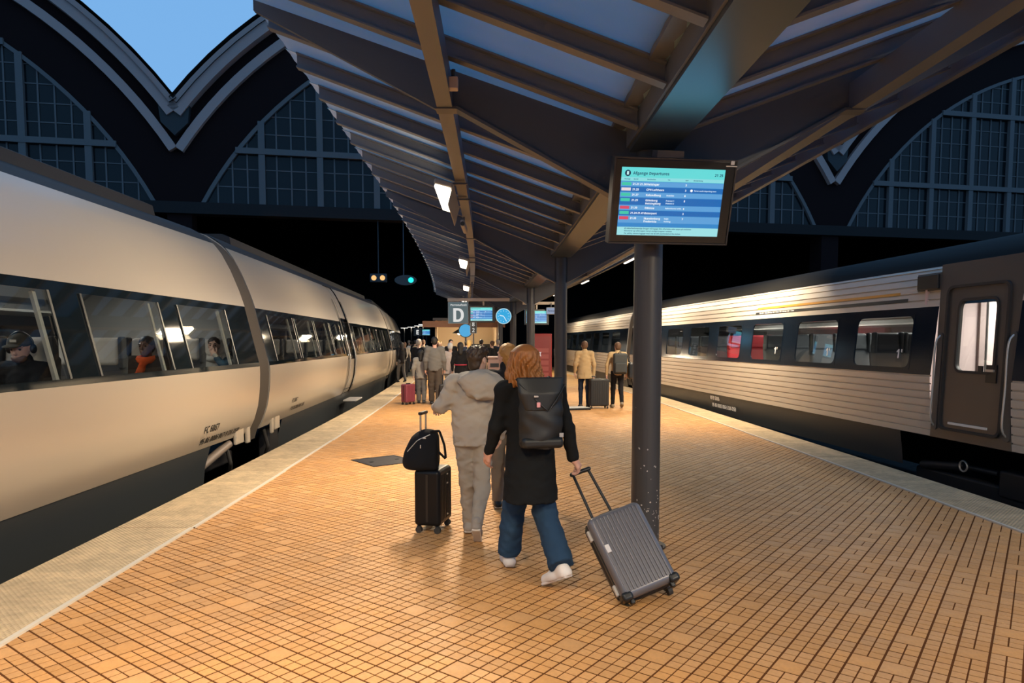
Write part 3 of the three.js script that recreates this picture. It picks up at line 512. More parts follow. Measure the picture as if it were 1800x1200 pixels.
{ // running gear that shows between the skirts
  const b = new THREE.Group(); b.name = 'running_gear'; b.position.set(-0.35, 0, -16.12); carA.add(b);
  add('damper', rodGeo([-0.02, -0.02, 0.55], [0.10, 0.20, -0.15], 0.06, 16), mat(0.30, 0.25, 0.22, 0.4, { metalness: 0.5 }), b);
  add('damper_rod', rodGeo([-0.06, -0.12, 0.85], [-0.01, 0, 0.5], 0.035, 12), M.darkMetal, b);
  add('wheel', new THREE.CylinderGeometry(0.43, 0.43, 0.12, 36).rotateZ(Math.PI / 2), M.darkMetal, b, [-0.6, -0.45, 0.5]);
  rbox('axle_box', 0.3, 0.3, 0.4, 0.05, M.darkMetal, b, [-0.25, -0.2, 0.55]); rbox('bogie_beam', 0.18, 0.2, 2.4, 0.04, M.darkMetal, b, [-0.3, -0.12, 0.1]);
  add('hose', tubeGeo([[0.02, 0.24, -0.2], [0.08, -0.1, -0.25], [-0.02, -0.3, -0.45]], 0.03), M.rubber, b);
  for (const [z, w, y] of [[-0.35, 0.32, 0.30], [-0.72, 0.13, 0.26]]) { rbox('step_bracket', 0.05, 0.26, w, 0.02, T.white, b, [0.17, y, z]); }
  const c = new THREE.Group(); c.name = 'running_gear'; c.position.set(-0.35, 0, -0.9); carB.add(c);
  for (const [z, w, y] of [[0.25, 0.12, 0.26], [-0.05, 0.3, 0.30]]) rbox('step_bracket', 0.05, 0.28, w, 0.02, T.white, c, [0.17, y, z]);
  rbox('equipment_box', 0.2, 0.5, 0.6, 0.03, M.darkMetal, c, [-0.05, -0.1, -0.35]); add('hose', tubeGeo([[0.05, 0.2, 0.3], [0.1, -0.1, 0.25], [0, -0.3, 0.1]], 0.03), M.rubber, c);
}
{ // folding step at the entrance
  rbox('folding_step', 0.35, 0.04, 1.1, 0.01, mat(0.4, 0.38, 0.36, 0.5), carB, [0.0, 0.10, -8.1]);
}
// ribbed silver train; built from its far end so that lettering runs the right way
const SI = { low: 0.38, b0: 1.22, b1: 2.16, roof0: 2.72, top: 3.17, floorY: 0.5, body: T.silver, bandMat: T.bandBlue, ribbed: true, round: true, lining: T.liningPale, plainRoof: true, roofMat: mat(0.010, 0.010, 0.010, 0.7, { specularIntensity: 0.15 }), farMat: T.liningPale, doorTop: 2.42, doorLow: 0.5 };
const rightX = (s) => 6.69 - 0.091 * s;
const carR = makeCar('ribbed silver car with navy window band and grey entrance door', 'ribbed silver train', [4.2, rightX(4.2)], [25.3, rightX(25.3)], -1, SIDE_S, { ...SI, windows: range(0, 7, 7).map((k) => [10.87 + 1.945 * k - 0.71, 10.87 + 1.945 * k + 0.71]).map(([a, b]) => [(a - 4.2) * 1.004, (b - 4.2) * 1.004]).filter((w) => w[1] < 20.8), doors: [[4.28, 5.36]], skirts: [[0, 3.2], [6.2, 21.1]], skirtLow: -0.12, lights: [4.9, 8, 12, 16], lampPower: 100, lampGlow: 1.3 });
const carS = makeCar('ribbed silver car beyond the second column', 'ribbed silver train', [25.85, rightX(25.85)], [45, rightX(25.85) - 1.34], -1, SIDE_S, { ...SI, windows: range(0, 7, 7).map((k) => [1.2 + 1.945 * k, 2.62 + 1.945 * k]), lights: [4, 9, 14], lampPower: 25, lampGlow: 1.3 });
bellows(carR, 'dark rubber gangway bellows', 0.5);
for (let k = 0; k < 8; k++) { const d = 10.87 - 4.2 + 1.945 * k; for (const [o, t] of [[-0.72, 0], [0.35, 0]]) for (const x of [-0.5, -1.02, -2.2, -2.7]) addSeat(carR, x, d + o, 0.5, t, [k === 3 ? T.seatRed : T.seatGrey, k === 3 ? T.seatRed : T.seatGrey]); }
for (let k = 0; k < 8; k++) for (const x of [-0.5, -1.02]) addSeat(carS, x, 1.6 + 1.945 * k, 0.5, 0, [T.seatGrey, T.seatGrey]);
decal(carR, 'white running number MFB 5006', ['MFB 5006'], 17.55 - 4.2, 0.285, 0.6, 0.17, '#e6e6e6', 0.012); decal(carR, 'white vehicle number', ['95 86 0005 006-5 DK-DSB'], 16.95 - 4.2, 0.12, 1.5, 0.16, '#e6e6e6', 0.03);
{
  const { side } = carR.userData.car, mp = (x, y, d) => [-x, y, -d];
  const put = (name, y0, y1, a, b, m, label) => add(name, loft([[side(y0) + 0.004, y0], [side(y1) + 0.004, y1]], [a, b], mp), m, carR, null, null, label);
  put('yellow_stripe', 2.36, 2.40, 6.4, 11.2, mat(0.62, 0.30, 0.03, 0.4), 'yellow first class stripe');
  put('route_strip', 2.25, 2.30, 6.2, 11.25, M.black, 'black strip with small white print');
  decal(carR, 'small white print on the route strip', ['Plads  DSB 1   1. klasse  First class   DSB 1   1. klasse   DSB 1   First class   DSB 1   1. klasse'], 8.8, 2.275, 4.6, 0.045, '#d8d8d8', 0.008);
  add('vestibule_partition', new THREE.BoxGeometry(2.7, 1.95, 0.04), mat(0.68, 0.52, 0.50, 0.6), carR, [1.45, 1.5, -5.80]); add('partition_post', new THREE.BoxGeometry(0.12, 1.95, 0.05), mat(0.40, 0.30, 0.28, 0.6), carR, [0.95, 1.5, -5.77]); add('grab_pole', rodGeo([0.55, 0.6, -5.2], [0.55, 2.2, -5.2], 0.016), T.rail, carR); rbox('notice', 0.02, 0.12, 0.1, 0.004, T.seatRed, carR, [0.55, 1.85, -5.77], [0, Math.PI / 2, 0]);
  rbox('side_vent', 0.06, 0.2, 0.42, 0.01, M.black, carR, [0.10, 2.5, -5.75]); box('vent_frame', 0.05, 0.24, 0.48, T.silverDoor, carR, [0.13, 2.5, -5.75]);
  for (const k of [0, 1, 2]) decal(carR, 'white first class numeral on the window', ["1'"], 10.87 + 1.945 * k - 4.2 - 0.42, 1.50, 0.15, 0.24, '#f0f0f0', -0.006);
  const b = new THREE.Group(); b.name = 'running_gear'; b.position.set(0.4, 0, -4.8); carR.add(b);
  add('damper', rodGeo([-0.1, -0.1, -1.2], [-0.05, 0.0, -0.4], 0.06, 14), M.darkMetal, b); add('damper_rod', rodGeo([-0.05, 0, -0.4], [0, 0, 0.1], 0.035, 10), M.darkMetal, b);
  for (const z of [-0.9, 0.9]) add('wheel', new THREE.CylinderGeometry(0.42, 0.42, 0.12, 32).rotateZ(Math.PI / 2), M.darkMetal, b, [0.3, -0.5, z]);
  rbox('bogie_beam', 0.15, 0.22, 2.8, 0.04, M.darkMetal, b, [0, -0.25, 0]); rbox('equipment_box', 0.2, 0.35, 0.6, 0.04, M.darkMetal, b, [0, -0.1, 0.5]);
  add('shackle', new THREE.TorusGeometry(0.07, 0.012, 8, 18).rotateY(Math.PI / 2), T.rail, b, [-0.14, 0.02, -0.35]);
}

// ---------- figures: distance fields meshed as smooth surfaces ----------
const smin = (a, b, k) => { const h = Math.max(k - Math.abs(a - b), 0) / k; return Math.min(a, b) - h * h * k * 0.25; };
function n3(x, y, z) { return Math.sin(x * 1.7 + 1.3 * Math.sin(y * 1.1 + z * 0.7)) * Math.sin(y * 1.9 + 1.1 * Math.sin(z * 1.3 + x * 0.5)) * Math.sin(z * 1.6 + 0.9 * Math.sin(x * 1.2 + y * 0.4)) ; }
class Field {
  constructor() { this.p = []; this.lo = [9, 9, 9]; this.hi = [-9, -9, -9]; this.disp = null; }
  push(f, c, R, k, op = 'u') { if (op === 'u') for (let i = 0; i < 3; i++) { this.lo[i] = Math.min(this.lo[i], c[i] - R[i]); this.hi[i] = Math.max(this.hi[i], c[i] + R[i]); } this.p.push({ f, c, r: Math.hypot(...R), k, op }); return this; }
  cap(a, b, ra, rb = ra, k = 0.03, op, flat) { // tapered capsule, cut square at b where flat
    const d = [b[0] - a[0], b[1] - a[1], b[2] - a[2]], l2 = d[0] * d[0] + d[1] * d[1] + d[2] * d[2] + 1e-12, m = Math.max(ra, rb);
    const len = Math.sqrt(l2), f = (x, y, z) => { const px = x - a[0], py = y - a[1], pz = z - a[2]; let t = (px * d[0] + py * d[1] + pz * d[2]) / l2; const over = flat ? (t - 1) * len : -9; t = t < 0 ? 0 : t > 1 ? 1 : t; const qx = px - d[0] * t, qy = py - d[1] * t, qz = pz - d[2] * t; return Math.max(Math.sqrt(qx * qx + qy * qy + qz * qz) - (ra + (rb - ra) * t), over); };
    return this.push(f, [(a[0] + b[0]) / 2, (a[1] + b[1]) / 2, (a[2] + b[2]) / 2], [Math.abs(d[0]) / 2 + m, Math.abs(d[1]) / 2 + m, Math.abs(d[2]) / 2 + m], k, op);
  }
  ell(c, R, k = 0.02, op, basis) {
    const f = (x, y, z) => { let px = x - c[0], py = y - c[1], pz = z - c[2]; if (basis) { const [u, v, w] = basis, X = px * u[0] + py * u[1] + pz * u[2], Y = px * v[0] + py * v[1] + pz * v[2], Z = px * w[0] + py * w[1] + pz * w[2]; px = X; py = Y; pz = Z; } const ax = px / R[0], ay = py / R[1], az = pz / R[2], k0 = Math.sqrt(ax * ax + ay * ay + az * az), bx = ax / R[0], by = ay / R[1], bz = az / R[2], k1 = Math.sqrt(bx * bx + by * by + bz * bz) + 1e-9; return k0 * (k0 - 1) / k1; };
    const m = basis ? Math.max(...R) : 0; return this.push(f, c, m ? [m, m, m] : R, k, op);
  }
  sleeve(levels, k = 0.03, op) { // upright tube of elliptical rings [y, cx, cz, rx, rz]
    const L = levels.slice().sort((a, b) => a[0] - b[0]), y0 = L[0][0], y1 = L[L.length - 1][0];
    const f = (x, y, z) => { let i = 1; while (i < L.length - 1 && y > L[i][0]) i++; const a = L[i - 1], b = L[i]; let t = (y - a[0]) / (b[0] - a[0]); t = t < 0 ? 0 : t > 1 ? 1 : t; const cx = a[1] + (b[1] - a[1]) * t, cz = a[2] + (b[2] - a[2]) * t, rx = a[3] + (b[3] - a[3]) * t, rz = a[4] + (b[4] - a[4]) * t; const e = Math.hypot((x - cx) / rx, (z - cz) / rz), lat = (e - 1) * Math.min(rx, rz), ver = Math.max(y0 - y, y - y1); return Math.max(lat, ver); };
    let x0 = 9, x1 = -9, z0 = 9, z1 = -9; for (const l of L) { x0 = Math.min(x0, l[1] - l[3]); x1 = Math.max(x1, l[1] + l[3]); z0 = Math.min(z0, l[2] - l[4]); z1 = Math.max(z1, l[2] + l[4]); }
    return this.push(f, [(x0 + x1) / 2, (y0 + y1) / 2, (z0 + z1) / 2], [(x1 - x0) / 2, (y1 - y0) / 2, (z1 - z0) / 2], k, op);
  }
  at(x, y, z) {
    let d = 1e3;
    for (const q of this.p) {
      if (q.op === 'u') { const ax = x - q.c[0], ay = y - q.c[1], az = z - q.c[2]; if (Math.sqrt(ax * ax + ay * ay + az * az) - q.r > d + q.k) continue; d = d > 900 ? q.f(x, y, z) : smin(d, q.f(x, y, z), q.k); }
      else if (q.op === 's') d = -smin(-d, q.f(x, y, z), q.k);
    }
    if (this.disp && d < 0.05 && d > -0.05) d += this.disp(x, y, z);
    return d;
  }
  mesh(cell, pad = 0.03) {
    const lo = this.lo.map((v) => v - pad), n = this.hi.map((v, i) => Math.ceil((v + pad - lo[i]) / cell) + 1), [nx, ny, nz] = n, v = new Float32Array(nx * ny * nz), id = (i, j, k) => i + nx * (j + ny * k);
    for (let k = 0; k < nz; k++) for (let j = 0; j < ny; j++) { let i = 0; while (i < nx) { const d = this.at(lo[0] + i * cell, lo[1] + j * cell, lo[2] + k * cell); v[id(i, j, k)] = d; const skip = Math.floor((Math.abs(d) - 0.06) / cell * 0.6); i++; for (let q = 0; q < skip && i < nx; q++, i++) v[id(i, j, k)] = d; } }
    const vert = new Int32Array(nx * ny * nz).fill(-1), pos = [], idx = [];
    for (let k = 0; k + 1 < nz; k++) for (let j = 0; j + 1 < ny; j++) for (let i = 0; i + 1 < nx; i++) {
      let c = 0, X = 0, Y = 0, Z = 0, neg = 0; const q = [];
      for (let e = 0; e < 8; e++) { const w = v[id(i + (e & 1), j + (e >> 1 & 1), k + (e >> 2))]; q.push(w); if (w < 0) neg++; }
      if (!neg || neg === 8) continue;
      for (let a = 0; a < 8; a++) for (const bit of [1, 2, 4]) { if (a & bit) continue; const b = a | bit; if ((q[a] < 0) === (q[b] < 0)) continue; const t = q[a] / (q[a] - q[b]); X += (a & 1) + (bit === 1 ? t : 0); Y += (a >> 1 & 1) + (bit === 2 ? t : 0); Z += (a >> 2) + (bit === 4 ? t : 0); c++; }
      vert[id(i, j, k)] = pos.length / 3; pos.push(lo[0] + (i + X / c) * cell, lo[1] + (j + Y / c) * cell, lo[2] + (k + Z / c) * cell);
    }
    const quad = (a, b, c, d, flip) => { if (a < 0 || b < 0 || c < 0 || d < 0) return; if (flip) idx.push(a, c, b, a, d, c); else idx.push(a, b, c, a, c, d); };
    for (let k = 1; k + 1 < nz; k++) for (let j = 1; j + 1 < ny; j++) for (let i = 1; i + 1 < nx; i++) {
      const s = v[id(i, j, k)] < 0;
      if (s !== v[id(i + 1, j, k)] < 0) quad(vert[id(i, j - 1, k - 1)], vert[id(i, j, k - 1)], vert[id(i, j, k)], vert[id(i, j - 1, k)], !s);
      if (s !== v[id(i, j + 1, k)] < 0) quad(vert[id(i - 1, j, k - 1)], vert[id(i - 1, j, k)], vert[id(i, j, k)], vert[id(i, j, k - 1)], !s);
      if (s !== v[id(i, j, k + 1)] < 0) quad(vert[id(i - 1, j - 1, k)], vert[id(i, j - 1, k)], vert[id(i, j, k)], vert[id(i - 1, j, k)], !s);
    }
    const g = new THREE.BufferGeometry(); g.setAttribute('position', new THREE.Float32BufferAttribute(pos, 3)); g.setIndex(idx); g.computeVertexNormals(); return g;
  }
}
const v3 = { add: (a, b, t = 1) => [a[0] + b[0] * t, a[1] + b[1] * t, a[2] + b[2] * t], sub: (a, b) => [a[0] - b[0], a[1] - b[1], a[2] - b[2]], nrm: (a) => { const l = Math.hypot(...a) || 1; return a.map((x) => x / l); }, cross: (a, b) => [a[1] * b[2] - a[2] * b[1], a[2] * b[0] - a[0] * b[2], a[0] * b[1] - a[1] * b[0]], mix: (a, b, t) => a.map((x, i) => x + (b[i] - x) * t) };
// a hand: palm, four unequal fingers bent towards the palm side n, thumb from the side t
function handField(F, W, d, n, side, curl, sc = 1) {
  d = v3.nrm(d); n = v3.nrm(v3.sub(n, d.map((x) => x * (n[0] * d[0] + n[1] * d[1] + n[2] * d[2])))); const t = v3.cross(d, n).map((x) => x * side), A = (a, b, c) => v3.add(v3.add(v3.add(W, d, a * sc), t, b * sc), n, c * sc);
  F.cap(A(0, 0, 0), A(0.075, -0.022, 0), 0.02 * sc, 0.017 * sc, 0.02); F.cap(A(0, 0, 0), A(0.08, 0.018, 0), 0.02 * sc, 0.017 * sc, 0.02); F.cap(A(0.02, -0.015, 0), A(0.02, 0.02, 0), 0.02 * sc, 0.02 * sc, 0.02);
  [[-0.030, 0.9, 0.0075], [-0.011, 1.02, 0.0085], [0.010, 1.1, 0.0088], [0.031, 1.0, 0.0086]].forEach(([o, l, r], i) => {
    let p = A(0.08, o, 0), a = curl * 0.55; for (const [seg, k] of [[0.040, 1], [0.027, 1], [0.021, 1]]) { const dir = v3.add(d.map((x) => x * Math.cos(a)), n, Math.sin(a)), q = v3.add(p, dir, seg * l * sc); F.cap(p, q, r * sc, r * 0.9 * sc, 0.004); p = q; a += curl * 0.75; }
  });
  let p = A(0.022, 0.028, 0.006), a = 0; for (const [u, w, c] of [[0.035, 0.026, 0.012], [0.03, 0.008, 0.012 + curl * 0.012], [0.022, -0.002, 0.004 + curl * 0.014]]) { const q = v3.add(v3.add(v3.add(p, d, u * sc), t, w * sc), n, c * sc); F.cap(p, q, 0.0115 * sc, 0.0095 * sc, 0.008); p = q; }
  return F;
}
function headBasis(yaw, pitch) { const f0 = [-Math.sin(yaw) * Math.cos(pitch), Math.sin(pitch), -Math.cos(yaw) * Math.cos(pitch)], r = v3.nrm(v3.cross(f0, [0, 1, 0])), u = v3.cross(r, f0); return { f: f0, r, u }; }
function headField(F, C, B, sc = 1, fine = true) {
  const P = (r, u, f) => v3.add(v3.add(v3.add(C, B.r, r * sc), B.u, u * sc), B.f, f * sc), bs = [B.r, B.u, B.f], R = (a, b, c) => [a * sc, b * sc, c * sc];
  F.ell(P(0, 0.03, -0.012), R(0.074, 0.083, 0.096), 0.03, 'u', bs); F.ell(P(0, -0.03, 0.018), R(0.062, 0.078, 0.068), 0.03, 'u', bs); F.ell(P(0, -0.085, 0.05), R(0.032, 0.024, 0.03), 0.03, 'u', bs);
  if (fine) {
    F.cap(P(0, 0.012, 0.084), P(0, -0.026, 0.104), 0.009 * sc, 0.012 * sc, 0.012); F.ell(P(0, -0.032, 0.095), R(0.018, 0.009, 0.012), 0.008, 'u', bs);
    for (const q of [-1, 1]) { F.ell(P(q * 0.034, 0.006, 0.094), R(0.019, 0.012, 0.016), 0.012, 's', bs); F.cap(P(q * 0.016, 0.026, 0.086), P(q * 0.05, 0.026, 0.07), 0.010 * sc, 0.008 * sc, 0.012); F.ell(P(q * 0.076, -0.004, -0.012), R(0.010, 0.031, 0.020), 0.006, 'u', bs); F.ell(P(q * 0.083, 0, -0.006), R(0.006, 0.018, 0.010), 0.005, 's', bs); }
    F.ell(P(0, -0.052, 0.082), R(0.024, 0.0065, 0.012), 0.005, 'u', bs); F.ell(P(0, -0.064, 0.080), R(0.020, 0.008, 0.012), 0.005, 'u', bs); F.ell(P(0, -0.0575, 0.096), R(0.024, 0.0018, 0.008), 0.003, 's', bs);
  }
  return P;
}
// joints for somebody of height 1.70 who faces -z
function pose(o = {}) {
  const f = o.stride ?? 0, a = o.arms ?? f * 0.6, k = (o.H ?? 1.7) / 1.7;
  const J = { pelvis: [0, 0.93, 0], chest: [0, 1.25, -0.01], neck: [0, 1.43, 0], head: [0, 1.58, -0.02], shL: [-0.175, 1.385, 0], shR: [0.175, 1.385, 0], elL: [-0.235, 1.12, a * 0.5 + 0.02], elR: [0.235, 1.12, -a * 0.5 + 0.02], wrL: [-0.24, 0.89, a - 0.05], wrR: [0.24, 0.89, -a - 0.05], hipL: [-0.085, 0.90, 0], hipR: [0.085, 0.90, 0], knL: [-0.09, 0.49, -f * 0.5 - 0.03], knR: [0.09, 0.49, f * 0.3 - 0.02], anL: [-0.09, 0.085, -f], anR: [0.09, 0.085 + f * 0.22, f], ...(o.J ?? {}) };
  for (const q in J) J[q] = J[q].map((x) => x * k); J.k = k; return J;
}
const SKIN = { fair: mat(0.60, 0.38, 0.29, 0.5), rosy: mat(0.60, 0.34, 0.26, 0.5), brown: mat(0.20, 0.10, 0.065, 0.45) };
function person(name, label, P, s) {
  // s: {at, turn, H, J, skin, yaw, pitch, hair(fn|kind), hairMat, top, pants, shoes, cell, hands, group}
  const J = pose(s), k = J.k, cell = s.cell ?? 0.014, g = thing('person', label, 'person', P, s.turn ?? 0, s.group), B = headBasis(s.yaw ?? 0, s.pitch ?? 0), fine = cell < 0.02;
  // the body
  const b = new Field();
  b.sleeve([[J.pelvis[1] - 0.05, J.pelvis[0], J.pelvis[2], 0.12 * k, 0.085 * k], [J.chest[1] - 0.1, J.chest[0], J.chest[2], 0.11 * k, 0.08 * k], [J.chest[1] + 0.08 * k, J.chest[0], J.chest[2], 0.12 * k, 0.08 * k]], 0.06);
  b.cap(J.shL, J.shR, 0.045 * k, 0.045 * k, 0.05); b.cap(v3.add(J.neck, [0, -0.06, 0]), v3.add(J.head, B.f, -0.015), 0.052 * k, 0.047 * k, 0.03);
  for (const q of ['L', 'R']) { b.cap(J['sh' + q], J['el' + q], 0.038 * k, 0.032 * k); b.cap(J['el' + q], J['wr' + q], 0.032 * k, 0.022 * k); b.cap(J['hip' + q], J['kn' + q], 0.065 * k, 0.045 * k, 0.05); b.cap(J['kn' + q], J['an' + q], 0.043 * k, 0.03 * k, 0.03); b.cap(J['an' + q], v3.add(J['an' + q], [0, -0.03, -0.04]), 0.03 * k); if (!fine) b.cap(J['wr' + q], v3.add(J['wr' + q], v3.nrm(v3.sub(J['wr' + q], J['el' + q])), 0.15 * k), 0.026 * k, 0.02 * k, 0.02); }
  const parts = [b];
  if (!fine) headField(b, J.head, B, k, false);
  const geos = [b.mesh(fine ? 0.016 : cell)];
  if (fine) {
    const h = new Field(); headField(h, J.head, B, k); h.cap(v3.add(J.neck, [0, -0.01, 0]), v3.add(J.head, B.f, -0.015), 0.05 * k, 0.045 * k, 0.02); geos.push(h.mesh(s.headCell ?? 0.006));
    for (const [q, sd] of [['L', -1], ['R', 1]]) { const hd = s.hands?.[q] ?? {}, H = new Field(); handField(H, J['wr' + q], hd.d ?? v3.sub(J['wr' + q], J['el' + q]), hd.n ?? [-sd, 0, -0.1], hd.side ?? sd, hd.curl ?? 0.5, k); geos.push(H.mesh(0.004, 0.012)); }
  }
  add('body', mergeGeometries(geos), s.skin ?? SKIN.fair, g);
  if (s.face) { const hp = (r, u, f) => v3.add(v3.add(v3.add(J.head, B.r, r * k), B.u, u * k), B.f, f * k); for (const q of [-1, 1]) { add('eye', new THREE.SphereGeometry(0.011, 12, 8), mat(0.03, 0.02, 0.018, 0.2), g, hp(q * 0.034, 0.006, 0.074)); add('eyebrow', rodGeo(hp(q * 0.018, 0.030, 0.094), hp(q * 0.05, 0.032, 0.078), 0.0045, 6), s.hairMat, g); } }
  // clothes
  const t = s.top ?? {}, T0 = new Field(), hem = t.hem ?? 0.80 * k, sl = t.sleeve ?? 1, puff = t.puff ?? 0;
  const hx = t.hx ?? J.pelvis[0], hz = t.hz ?? J.pelvis[2];
  T0.sleeve([[hem, hx, hz, (t.hemR ?? 0.165) * k + puff, (t.hemRz ?? 0.12) * k + puff], [J.pelvis[1] + 0.12 * k, (hx + J.pelvis[0]) / 2, (hz + J.pelvis[2]) / 2, (t.waist ?? 0.15) * k + puff, 0.115 * k + puff], [J.chest[1], J.chest[0], J.chest[2], (t.chest ?? 0.165) * k + puff, 0.115 * k + puff], [J.shL[1] - 0.03 * k, J.chest[0], J.chest[2], 0.15 * k + puff, 0.095 * k + puff], [J.neck[1] - 0.01, J.neck[0], J.neck[2], 0.075 * k, 0.07 * k]], 0.05);
  for (const q of ['L', 'R']) { const wr = v3.mix(J['el' + q], J['wr' + q], sl); T0.cap(v3.mix(J['sh' + q], J.neck, 0.35), J['sh' + q], 0.06 * k + puff, 0.062 * k + puff, 0.05); T0.cap(J['sh' + q], J['el' + q], 0.06 * k + puff, 0.05 * k + puff, 0.05); T0.cap(J['el' + q], wr, 0.05 * k + puff, (t.cuff ?? 0.036) * k + puff * 0.6, 0.03); }
  if (t.collar) T0.cap(v3.add(J.neck, [0, -0.02, 0.01]), v3.add(J.neck, [0, t.collar, 0.0]), 0.07 * k, 0.066 * k, 0.03);
  if (s.extraTop) s.extraTop(T0, J, k);
  const wr = t.wrinkle ?? 0.006; T0.disp = (x, y, z) => wr * (n3(x * 14, y * 22, z * 14) + 0.5 * n3(x * 31 + 2, y * 40, z * 31));
  add(t.name ?? 'jacket', T0.mesh(cell), t.mat, g);
  const p = s.pants ?? {}, P0 = new Field(), w0 = p.w0 ?? 0.088, w1 = p.w1 ?? 0.07, w2 = p.w2 ?? 0.055;
  P0.sleeve([[J.pelvis[1] - 0.09 * k, J.pelvis[0], J.pelvis[2], 0.145 * k, 0.11 * k], [J.pelvis[1] + 0.10 * k, J.pelvis[0], J.pelvis[2], 0.13 * k, 0.095 * k]], 0.06);
  for (const q of ['L', 'R']) { P0.cap(J['hip' + q], J['kn' + q], w0 * k, w1 * k, 0.05); P0.cap(J['kn' + q], v3.add(J['an' + q], [0, p.drop ?? 0.0, 0]), w1 * k, w2 * k, 0.03, 'u', true); }
  if (p.cutTop) P0.push((x, y) => p.cutTop - y, [0, 0, 0], [9, 9, 9], 0.01, 's');
  P0.disp = (x, y, z) => (p.wrinkle ?? 0.006) * (n3(x * 16 + 5, y * 20, z * 16) + 0.5 * n3(x * 30, y * 46, z * 30));
  add(p.name ?? 'trousers', P0.mesh(cell), p.mat, g);
  for (const q of ['L', 'R']) { // shoes
    const A = J['an' + q], toe = s['toe' + q] ?? [A[0] + (q === 'L' ? -0.02 : 0.02), Math.max(0.03, A[1] - 0.05 - (A[1] > 0.11 ? (A[1] - 0.085) * 1.0 : 0)), A[2] - 0.17 * k], d = v3.nrm(v3.sub(toe, v3.add(A, [0, -0.045 * k, 0]))), heel = v3.add(v3.add(A, [0, -0.045 * k, 0]), d, -0.035 * k);
    const S = new Field(); const sw = s.shoeW ?? 1; S.cap(heel, v3.mix(heel, toe, 0.55), 0.038 * k * sw, 0.041 * k * sw, 0.02); S.cap(v3.mix(heel, toe, 0.45), toe, 0.043 * k * sw, 0.034 * k * sw, 0.03); S.cap(v3.mix(A, heel, 0.2), heel, 0.042 * k * sw, 0.037 * k * sw, 0.03); if (s.highTop) S.cap(v3.add(A, [0, 0.03, 0]), A, 0.043 * k, 0.04 * k, 0.02);
    const down = v3.nrm(v3.sub([0, -1, 0], d.map((x) => x * -d[1]))), off = 0.024 * k; // flat sole
    S.push((x, y, z) => off - ((x - heel[0]) * down[0] + (y - heel[1]) * down[1] + (z - heel[2]) * down[2]) , [0, 0, 0], [9, 9, 9], 0.006, 's');
    const shoe = add('shoe', S.mesh(fine ? 0.008 : cell), s.shoes ?? M.black, g);
    if (fine && s.sole) { const m = v3.mix(heel, toe, 0.5), len = Math.hypot(...v3.sub(toe, heel)) + 0.06, bx = new RoundedBoxGeometry(0.075 * k, 0.022, len, 3, 0.01), q4 = new THREE.Matrix4().makeBasis(V(...v3.nrm(v3.cross(down, d))), V(...down.map((x) => -x)), V(...d.map((x) => -x))); q4.setPosition(...v3.add(m, down, off)); add('sole', bx.applyMatrix4(q4), s.sole, shoe); }
  }
  if (s.hair) { const Hh = new Field(); s.hair(Hh, J.head, B, k); add('hair', Hh.mesh(s.hairCell ?? (fine ? 0.007 : cell * 0.8)), s.hairMat, g); }
  return { g, J, B, k };
}
const HAIR = {
  short: (F, C, B, k) => { const P = (r, u, f) => v3.add(v3.add(v3.add(C, B.r, r * k), B.u, u * k), B.f, f * k), bs = [B.r, B.u, B.f]; F.ell(P(0, 0.045, -0.02), [0.083 * k, 0.082 * k, 0.098 * k], 0.02, 'u', bs); F.ell(P(0, -0.01, -0.05), [0.072 * k, 0.075 * k, 0.06 * k], 0.03, 'u', bs); F.ell(P(0, -0.05, 0.085), [0.075 * k, 0.085 * k, 0.075 * k], 0.02, 's', bs); F.disp = (x, y, z) => 0.004 * n3(x * 60, y * 60, z * 60); },
  long: (F, C, B, k) => { HAIR.short(F, C, B, k); const P = (r, u, f) => v3.add(v3.add(v3.add(C, B.r, r * k), B.u, u * k), B.f, f * k); F.cap(P(0, 0, -0.05), P(0, -0.2, -0.09), 0.085 * k, 0.06 * k, 0.04); },
  bun: (F, C, B, k) => { HAIR.short(F, C, B, k); const P = (r, u, f) => v3.add(v3.add(v3.add(C, B.r, r * k), B.u, u * k), B.f, f * k); F.ell(P(0, 0.07, -0.12), [0.04 * k, 0.04 * k, 0.04 * k], 0.01); },
};
const cloth = (r, g, b) => mat(r, g, b, 0.9, { specularIntensity: 0.4, sheen: 0.15, sheenColor: col(r, g, b), sheenRoughness: 0.6 });

